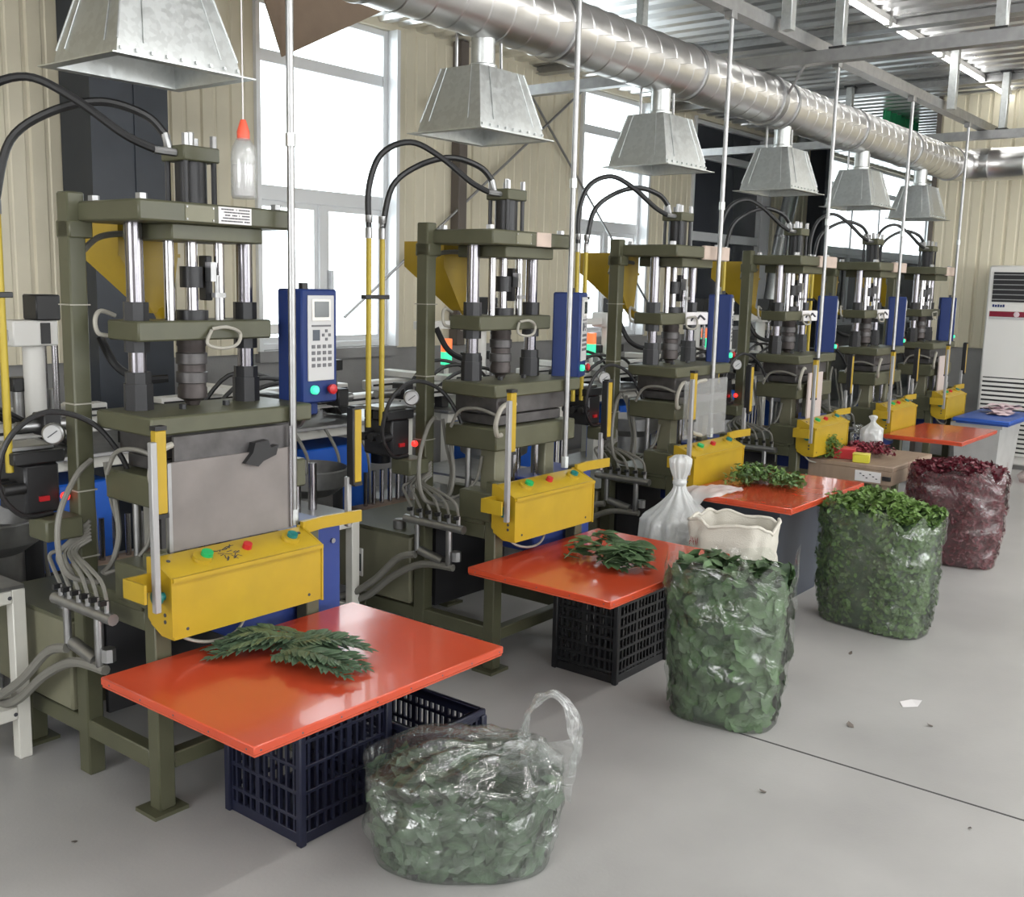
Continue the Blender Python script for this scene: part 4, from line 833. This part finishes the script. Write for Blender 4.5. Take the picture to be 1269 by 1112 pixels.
# ================================================================== BAGS
def sup(a, e): c = math.cos(a); s_ = math.sin(a); return (math.copysign(abs(c)**(2/e), c), math.copysign(abs(s_)**(2/e), s_))
def fbm(p, fr): p = Vector(p)*fr; return noise.noise(p)+.5*noise.noise(p*2.1)+.25*noise.noise(p*4.3)
class Bag:
    """soft upright sack: oval section, bulging profile, crumpled skin (local coords, base at origin)"""
    def __init__(s, hw, hd, h, e=2.8, seed=0, wr=.018, rim=.03, prof=None, lean=(0, 0), flare=0):
        s.__dict__.update(locals())
    def p(s, u, v, k=1.0):
        cx, cy = sup(u, s.e); pr_ = s.prof(v) if s.prof else (.86+.14*math.sin(min(1, v*1.6)*math.pi/2)*(1-.12*v))
        z = s.h*v*(1 if v < .75 else 1+s.rim/s.h*((v-.75)/.25)*fbm((math.cos(u)*2+s.seed, math.sin(u)*2, 0), 1.0)*2)
        q = Vector((cx*s.hw*pr_*k+s.lean[0]*v, cy*s.hd*pr_*k+s.lean[1]*v, z))
        n_ = Vector((cx*s.hd, cy*s.hw, 0)); n_ = n_.normalized() if n_.length > 1e-6 else Vector((1, 0, 0))
        am = s.wr*min(1, v*6+.15)
        q += n_*(am*fbm((q.x*1.0+s.seed*3.1, q.y*1.0, q.z*1.9), 7.0)+am*.35*math.sin(u*9+3*fbm((q.x, q.y, q.z+s.seed), 5)))
        return q, n_
    def shell(s, m, nu=72, nv=34, v1=1.0, k=1.0, closed_top=False, z0=.004):
        vs_ = []; fs = []
        for j in range(nv+1):
            v = v1*j/nv
            for i_ in range(nu):
                q = s.p(2*math.pi*i_/nu, v, k)[0]; vs_.append((q.x, q.y, q.z+z0))
        for j in range(nv):
            for i_ in range(nu): a = (i_+1) % nu; fs.append((j*nu+i_, j*nu+a, (j+1)*nu+a, (j+1)*nu+i_))
        vs_.append((0, 0, z0)); c = len(vs_)-1
        for i_ in range(nu): fs.append(((i_+1) % nu, i_, c))
        if closed_top:
            vs_.append((s.lean[0]*v1, s.lean[1]*v1, s.h*v1+z0+.01)); c = len(vs_)-1
            for i_ in range(nu): fs.append((nv*nu+i_, nv*nu+(i_+1) % nu, c))
        m.add(vs_, fs)
    def leaves(s, m, n_, L_, W_, v1, k0=.90, k1=.985, tilt=.45, seed=1):
        r_ = random.Random(seed)
        for _ in range(n_):
            u = r_.uniform(0, 2*math.pi); v = r_.uniform(.01, v1); q, nn = s.p(u, v, r_.uniform(k0, k1)); scatter(m, L_, W_, (q.x, q.y, q.z+.006), nn, r_, tilt)
    def top_leaves(s, m, n_, L_, W_, v, hgt, tilt=.8, seed=2, k=.95, fn=None):
        r_ = random.Random(seed)
        for _ in range(n_):
            u = r_.uniform(0, 2*math.pi); rad = math.sqrt(r_.random())*k; q, nn = s.p(u, v, rad)
            hh = hgt*(1-rad**2)+r_.uniform(-.5, 1)*L_*.4+(fn(q) if fn else 0); scatter(m, L_, W_, (q.x, q.y, s.h*v+hh), (0, 0, 1), r_, tilt)
def stuff_leaves(name, loc, rz, fn, mt, label, cat='leaves'):
    o = part(name, None, mt, fn, angle=60, loc=loc, rz=rz); tag(o, label, cat, kind='stuff'); return o
def bag_thing(loc, rz, label, bag, film_mt, **kw):
    T = thing('plastic_bag', loc, label, 'bag', None, rz); part('bag_film', T, film_mt, lambda m: bag.shell(m, **kw), angle=180); return T

# bag 2: broad leaves
rzof = lambda ax: math.atan2(ax[1], ax[0])
B2 = Bag(.232, .165, .60, 3.0, 4, .016, .05, lambda v: .84+.16*math.sin(min(1, v*1.35)*math.pi/2)); L2 = (3.475, 1.685, 0); Z2 = rzof((.15, -.99))
T2 = bag_thing(L2, Z2, 'clear plastic bag of broad green leaves beside the board with the black crate', B2, 'filmwrap')
def fill2(m): B2.shell(m, 48, 20, .92, .87, True, .008)
O2 = stuff_leaves('broad_leaves', L2, Z2, lambda m: (B2.leaves(m, 900, .075, .04, .93, .88, .935, .3, 3), B2.top_leaves(m, 150, .075, .04, .93, .02, .5, 4, .9)), 'leafpale', 'broad green leaves packed in the clear bag by the black crate')
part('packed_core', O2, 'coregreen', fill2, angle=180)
# bag 3: fine green
B3 = Bag(.295, .165, .57, 3.2, 9, .014, .04); L3 = (4.955, 1.645, 0); Z3 = rzof((-.13, -.99))
T3 = bag_thing(L3, Z3, 'clear plastic bag overflowing with fine green sprigs before the brown table', B3, 'filmwrap')
O3 = stuff_leaves('fine_leaves', L3, Z3, lambda m: (B3.leaves(m, 4200, .028, .016, .99, .92, .975, .6, 5), B3.top_leaves(m, 500, .038, .018, .98, .05, 1.1, 6, .98)), 'fine', 'fine green sprigs spilling from the clear bag before the brown table')
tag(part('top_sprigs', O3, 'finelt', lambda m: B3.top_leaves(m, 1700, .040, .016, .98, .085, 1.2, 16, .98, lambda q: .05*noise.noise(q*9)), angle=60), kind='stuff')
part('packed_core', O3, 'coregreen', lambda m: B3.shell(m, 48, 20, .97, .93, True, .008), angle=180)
# bag 4: crimson
B4 = Bag(.285, .18, .57, 3.0, 14, .016, .05); L4 = (6.50, 1.725, 0); Z4 = rzof((.1, -.99))
T4 = bag_thing(L4, Z4, 'clear plastic bag filled with dark red sprigs', B4, 'filmpink')
O4 = stuff_leaves('red_leaves', L4, Z4, lambda m: (B4.leaves(m, 3200, .034, .014, .97, .92, .975, .5, 7), B4.top_leaves(m, 1100, .04, .016, .95, .07, 1.0, 8, .95, lambda q: .04*noise.noise(q*8))), 'crimson', 'dark red sprigs packed in the clear bag')
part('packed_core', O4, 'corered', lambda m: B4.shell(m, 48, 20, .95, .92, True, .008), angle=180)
# bag 1: slack bag with a handle loop, leaves low inside
AX1 = Vector((.62, -.79, 0)); C1 = Vector((2.11, 1.80, 0)); Z1 = rzof(AX1)
B1 = Bag(.275, .20, .27, 2.5, 21, .020, .0, lambda v: .90+.12*math.sin(min(1, v*1.5)*math.pi/2))
def slack(m):
    nu, nv = 90, 44; vs_ = []; fs = []; neck = Vector((.175, .02, .335))
    for j in range(nv+1):
        v = j/nv
        for i_ in range(nu):
            u_ = 2*math.pi*i_/nu
            if v < .6: q = B1.p(u_, v/.6)[0]
            else:
                t = (v-.6)/.4; q0 = B1.p(u_, 1)[0]; tgt = neck+Vector((.035*math.cos(u_), .03*math.sin(u_), .0))
                tt = t**.85; q = q0.lerp(tgt, tt); q.z += (.055*math.sin(math.pi*min(1, t*1.3)) if t < .77 else 0)*(.5-.5*math.cos(u_-.3))-.02*math.sin(math.pi*t)
                w_ = .020*math.sin(math.pi*t)
                q += Vector((math.cos(u_), math.sin(u_), .6))*w_*(math.sin(u_*11+4*t)+.8*fbm((q.x, q.y, q.z+3), 9))
            vs_.append((q.x, q.y, q.z+.004))
    for j in range(nv):
        for i_ in range(nu): a = (i_+1) % nu; fs.append((j*nu+i_, j*nu+a, (j+1)*nu+a, (j+1)*nu+i_))
    vs_.append((0, 0, .004)); c = len(vs_)-1
    for i_ in range(nu): fs.append(((i_+1) % nu, i_, c))
    m.add(vs_, fs)
def loop_ribbon(m, path, wid, seed=0, n_=56, k=9, up=Vector((0, 1, 0))):
    """crumpled film ribbon following a closed or open path, width across 'wid' vectors"""
    Q = []
    P = [Vector(p) for p in path]
    for i_ in range(len(P)-1):
        a, b_, c, e = P[max(i_-1, 0)], P[i_], P[i_+1], P[min(i_+2, len(P)-1)]
        for q in range(8):
            t = q/8; Q.append(.5*((2*b_)+(c-a)*t+(2*a-5*b_+4*c-e)*t*t+(-a+3*b_-3*c+e)*t**3))
    Q.append(P[-1]); vs_ = []; fs = []; L_ = len(Q)
    for i_, q in enumerate(Q):
        t = (Q[min(i_+1, L_-1)]-Q[max(i_-1, 0)]).normalized(); side = t.cross(up).normalized(); w_ = wid(i_/(L_-1))
        for j in range(k+1):
            s_ = j/k*2-1; of = .012*noise.noise((q+side*s_*w_)*23+Vector((seed, 0, 0)))+.006*math.sin(s_*9+i_*.4)
            vs_.append(q+up*s_*w_+side*of)
    for i_ in range(L_-1):
        for j in range(k): fs.append((i_*(k+1)+j, i_*(k+1)+j+1, (i_+1)*(k+1)+j+1, (i_+1)*(k+1)+j))
    m.add(vs_, fs)
T1 = thing('plastic_bag', C1, 'slack clear plastic bag with a standing handle loop, leaves low inside', 'bag', None, Z1)
part('bag_film', T1, 'film', slack, angle=180)
part('handle_loop', T1, 'filmedge', lambda m: loop_ribbon(m, [(.17, .03, .27), (.165, .03, .36), (.185, .025, .435), (.235, .02, .465), (.285, .02, .43), (.315, .02, .34), (.30, .02, .24)], lambda t: .026+.012*math.sin(9*t), up=Vector((.35, .75, .45)).normalized()), angle=180)
part('handle_sheet', T1, 'filmedge', lambda m: loop_ribbon(m, [(.10, -.05, .30), (.19, -.04, .29), (.26, -.02, .27), (.315, .0, .25)], lambda t: .06+.05*t, 4, up=Vector((.15, -.25, .95)).normalized()), angle=180)
O1 = stuff_leaves('dark_leaves', C1, Z1, lambda m: (B1.leaves(m, 600, .08, .036, .80, .84, .91, .35, 9), B1.top_leaves(m, 220, .085, .04, .75, .045, .5, 10, .93, lambda q: .05*noise.noise(q*6+Vector((3, 0, 0))))), 'fern', 'dark green leaves lying in the slack bag with the handle loop')
part('packed_core', O1, 'coregreen', lambda m: B1.shell(m, 48, 18, .74, .85, True, .008), angle=180)
# tied white bag
def tied(m, h, rmax, rn, tuft, seed, folds=13, nu=84, nv=46):
    vs_ = []; fs = []
    for j in range(nv+1):
        v = j/nv; z = h*v
        if v < .62: rad = rmax*(.78+.22*math.sin(math.pi*min(1, v/.62)*.62+.3))
        elif v < .80: t = (v-.62)/.18; rad = rmax*(1-t)**1.25*.93+rn*(1-(1-t)**1.25)
        elif v < .86: rad = rn
        else: t = (v-.86)/.14; rad = rn+(tuft-rn)*math.sin(t*math.pi*.62)*1.0 if t < .999 else tuft*.55
        for i_ in range(nu):
            u_ = 2*math.pi*i_/nu; k_ = 1+.10*math.sin(folds*u_+2*math.sin(3*u_+seed))*(.35+.65*v)+.16*fbm((math.cos(u_)*1.4+seed, math.sin(u_)*1.4, v*3), 1.0)
            vs_.append((rad*k_*math.cos(u_), rad*k_*.82*math.sin(u_), z+.003))
    for j in range(nv):
        for i_ in range(nu): a = (i_+1) % nu; fs.append((j*nu+i_, j*nu+a, (j+1)*nu+a, (j+1)*nu+i_))
    for base, zc in ((0, .003), (nv*nu, h+.004)):
        vs_.append((0, 0, zc)); c = len(vs_)-1
        for i_ in range(nu): fs.append((base+(i_+1) % nu, base+i_, c))
    m.add(vs_, fs)
t = thing('tied_bag', (4.40, 2.43, 0), 'tall white plastic bag tied in a knot beside the grey bin', 'bag', rz=-.9)
part('bag_film', t, 'filmwhite', lambda m: tied(m, .80, .175, .028, .05, 2.0), angle=180)
part('knot', t, 'filmwhite', lambda m: m.lathe([(.026, .655), (.034, .665), (.034, .68), (.026, .69)], n=14), angle=180)
t2_ = part('loose_flap', t, 'filmwhite', lambda m: loop_ribbon(m, [(.05, .0, .60), (.13, .03, .625), (.22, .07, .63), (.33, .12, .622)], lambda q: .075*(1-q)**.7+.012, 8, up=Vector((.35, -.9, -.25)).normalized()), angle=180)
t = thing('tied_bag', (6.985, 2.42, .546), 'small knotted white plastic bag on the brown board table', 'bag')
part('bag_film', t, 'filmwhite', lambda m: tied(m, .23, .085, .018, .032, 5.0, 9, 60, 34), angle=180)
t = thing('tied_bag', (7.06, 2.54, .546), 'small greyish bag behind the knotted bag on the brown board', 'bag')
part('bag_film', t, 'film', lambda m: tied(m, .15, .06, .02, .03, 8.0, 9, 48, 26), angle=180)
# open woven sack
SK = Bag(.19, .135, .555, 3.4, 31, .012, .022, lambda v: .92+.10*v)
t = thing('woven_sack', (4.28, 2.075, 0), 'open cream woven sack with red print, between tied bag and grey bin', 'sack', None, rzof((.12, -.99)))
part('sack_body', t, 'sack', lambda m: (SK.shell(m, 64, 26, 1.0, 1.0), SK.shell(m, 64, 26, .985, .965, False, .012)), angle=180)
part('rolled_rim', t, 'sack', lambda m: m.tube([SK.p(2*math.pi*k/36, .995, .985)[0]+Vector((0, 0, .004)) for k in range(36)], .008, 7, 2, closed=True), angle=180)
def sackprint(m):
    for k in range(4):
        for sg in range(3):
            u0 = math.radians(222+k*6+sg*1.4); v0 = .80+.012*((sg+k) % 3); pts = []
            for du, dv in ((0, 0), (.018, 0), (.018, .04), (0, .04)):
                q, nn = SK.p(u0+du, v0+dv); pts.append(q+nn*.003)
            m.add(pts, [(0, 1, 2, 3)])
tag(part('red_print', t, 'sackred', sackprint), kind='stuff')
# crumpled film on the floor behind the green bag, pink wrap by the air conditioner, papers on the lid
def crumple(m, hw, hd, h, seed, nu=40, nv=16):
    vs_ = []; fs = []
    for j in range(nv+1):
        v = j/nv*math.pi/2
        for i_ in range(nu):
            u_ = 2*math.pi*i_/nu; k_ = 1+.35*fbm((math.cos(u_)*1.8+seed, math.sin(u_)*1.8, v*2), 1.2)
            vs_.append((hw*k_*math.cos(v)*math.cos(u_), hd*k_*math.cos(v)*math.sin(u_), .003+max(0, h*math.sin(v)*(1+.3*noise.noise(Vector((math.cos(u_)*3, math.sin(u_)*3, v*3+seed)))))))
    for j in range(nv):
        for i_ in range(nu): a = (i_+1) % nu; fs.append((j*nu+i_, j*nu+a, (j+1)*nu+a, (j+1)*nu+i_))
    m.add(vs_, fs+[tuple(range(nu))[::-1]])
tag(part('crumpled_bag', None, 'filmwhite', lambda m: crumple(m, .17, .13, .17, 3), loc=(5.95, 2.12, 0), angle=180), 'crumpled whitish film bag on the floor beside the brown table', 'bag')
tag(part('crumpled_bag', None, 'filmpink', lambda m: crumple(m, .17, .16, .22, 6), loc=(9.80, 1.92, 0), angle=180), 'crumpled pinkish film bag on the floor before the air conditioner', 'bag')
def sheet(m, L_, W_, seed):
    n_ = 8; vs_ = []; fs = []
    for a in range(n_+1):
        for c in range(n_+1):
            x, y = (a/n_-.5)*L_, (c/n_-.5)*W_; vs_.append((x, y, .006+.035*abs(noise.noise(Vector((x*9+seed, y*9, seed))))+.05*max(0, x)*max(0, y+.05)*8))
    for a in range(n_):
        for c in range(n_): k = a*(n_+1)+c; fs.append((k, k+1, k+n_+2, k+n_+1))
    m.add(vs_, fs)
for k in range(5):
    tag(part('pink_sheet', None, 'pink', lambda m: sheet(m, .26, .17, k*3.3), loc=(9.42+.045*k, 2.20+.03*(k % 3), .603+.012*k), rz=k*.7), 'thin pinkish crumpled sheet piled on the blue bin lid', 'sheet', 'pinkish sheets on the blue lid')
# litter on the floor
def scrap(m, s_):
    v_ = [(-s_, -.4*s_, .001), (.1*s_, -.75*s_, .004), (s_, -.1*s_, .012), (.5*s_, .55*s_, .006), (-.6*s_, .5*s_, .003)]
    m.add(v_+[(x, y, z+.0012) for x, y, z in v_], [(4, 3, 2, 1, 0), (5, 6, 7, 8, 9)]+[(k, (k+1) % 5, (k+1) % 5+5, k+5) for k in range(5)])
tag(part('paper_scrap', None, 'paper', lambda m: scrap(m, .05), loc=(4.067, 1.177, 0), rz=-.6), 'torn white paper scrap lying on the open floor', 'scrap')
for x, y, s_ in ((3.0, 1.30, .012), (4.25, 1.75, .012), (4.47, 1.57, .012), (3.66, 1.55, .008), (3.70, 1.28, .018), (3.9, 1.05, .012), (3.2, .72, .008), (1.42, 2.66, .012)):
    tag(part('leaf_scrap', None, 'brown', lambda m: scrap(m, s_), loc=(x, y, 0), rz=x*7), 'tiny dark leaf fragment on the concrete floor', 'scrap', 'dark fragments on the floor')
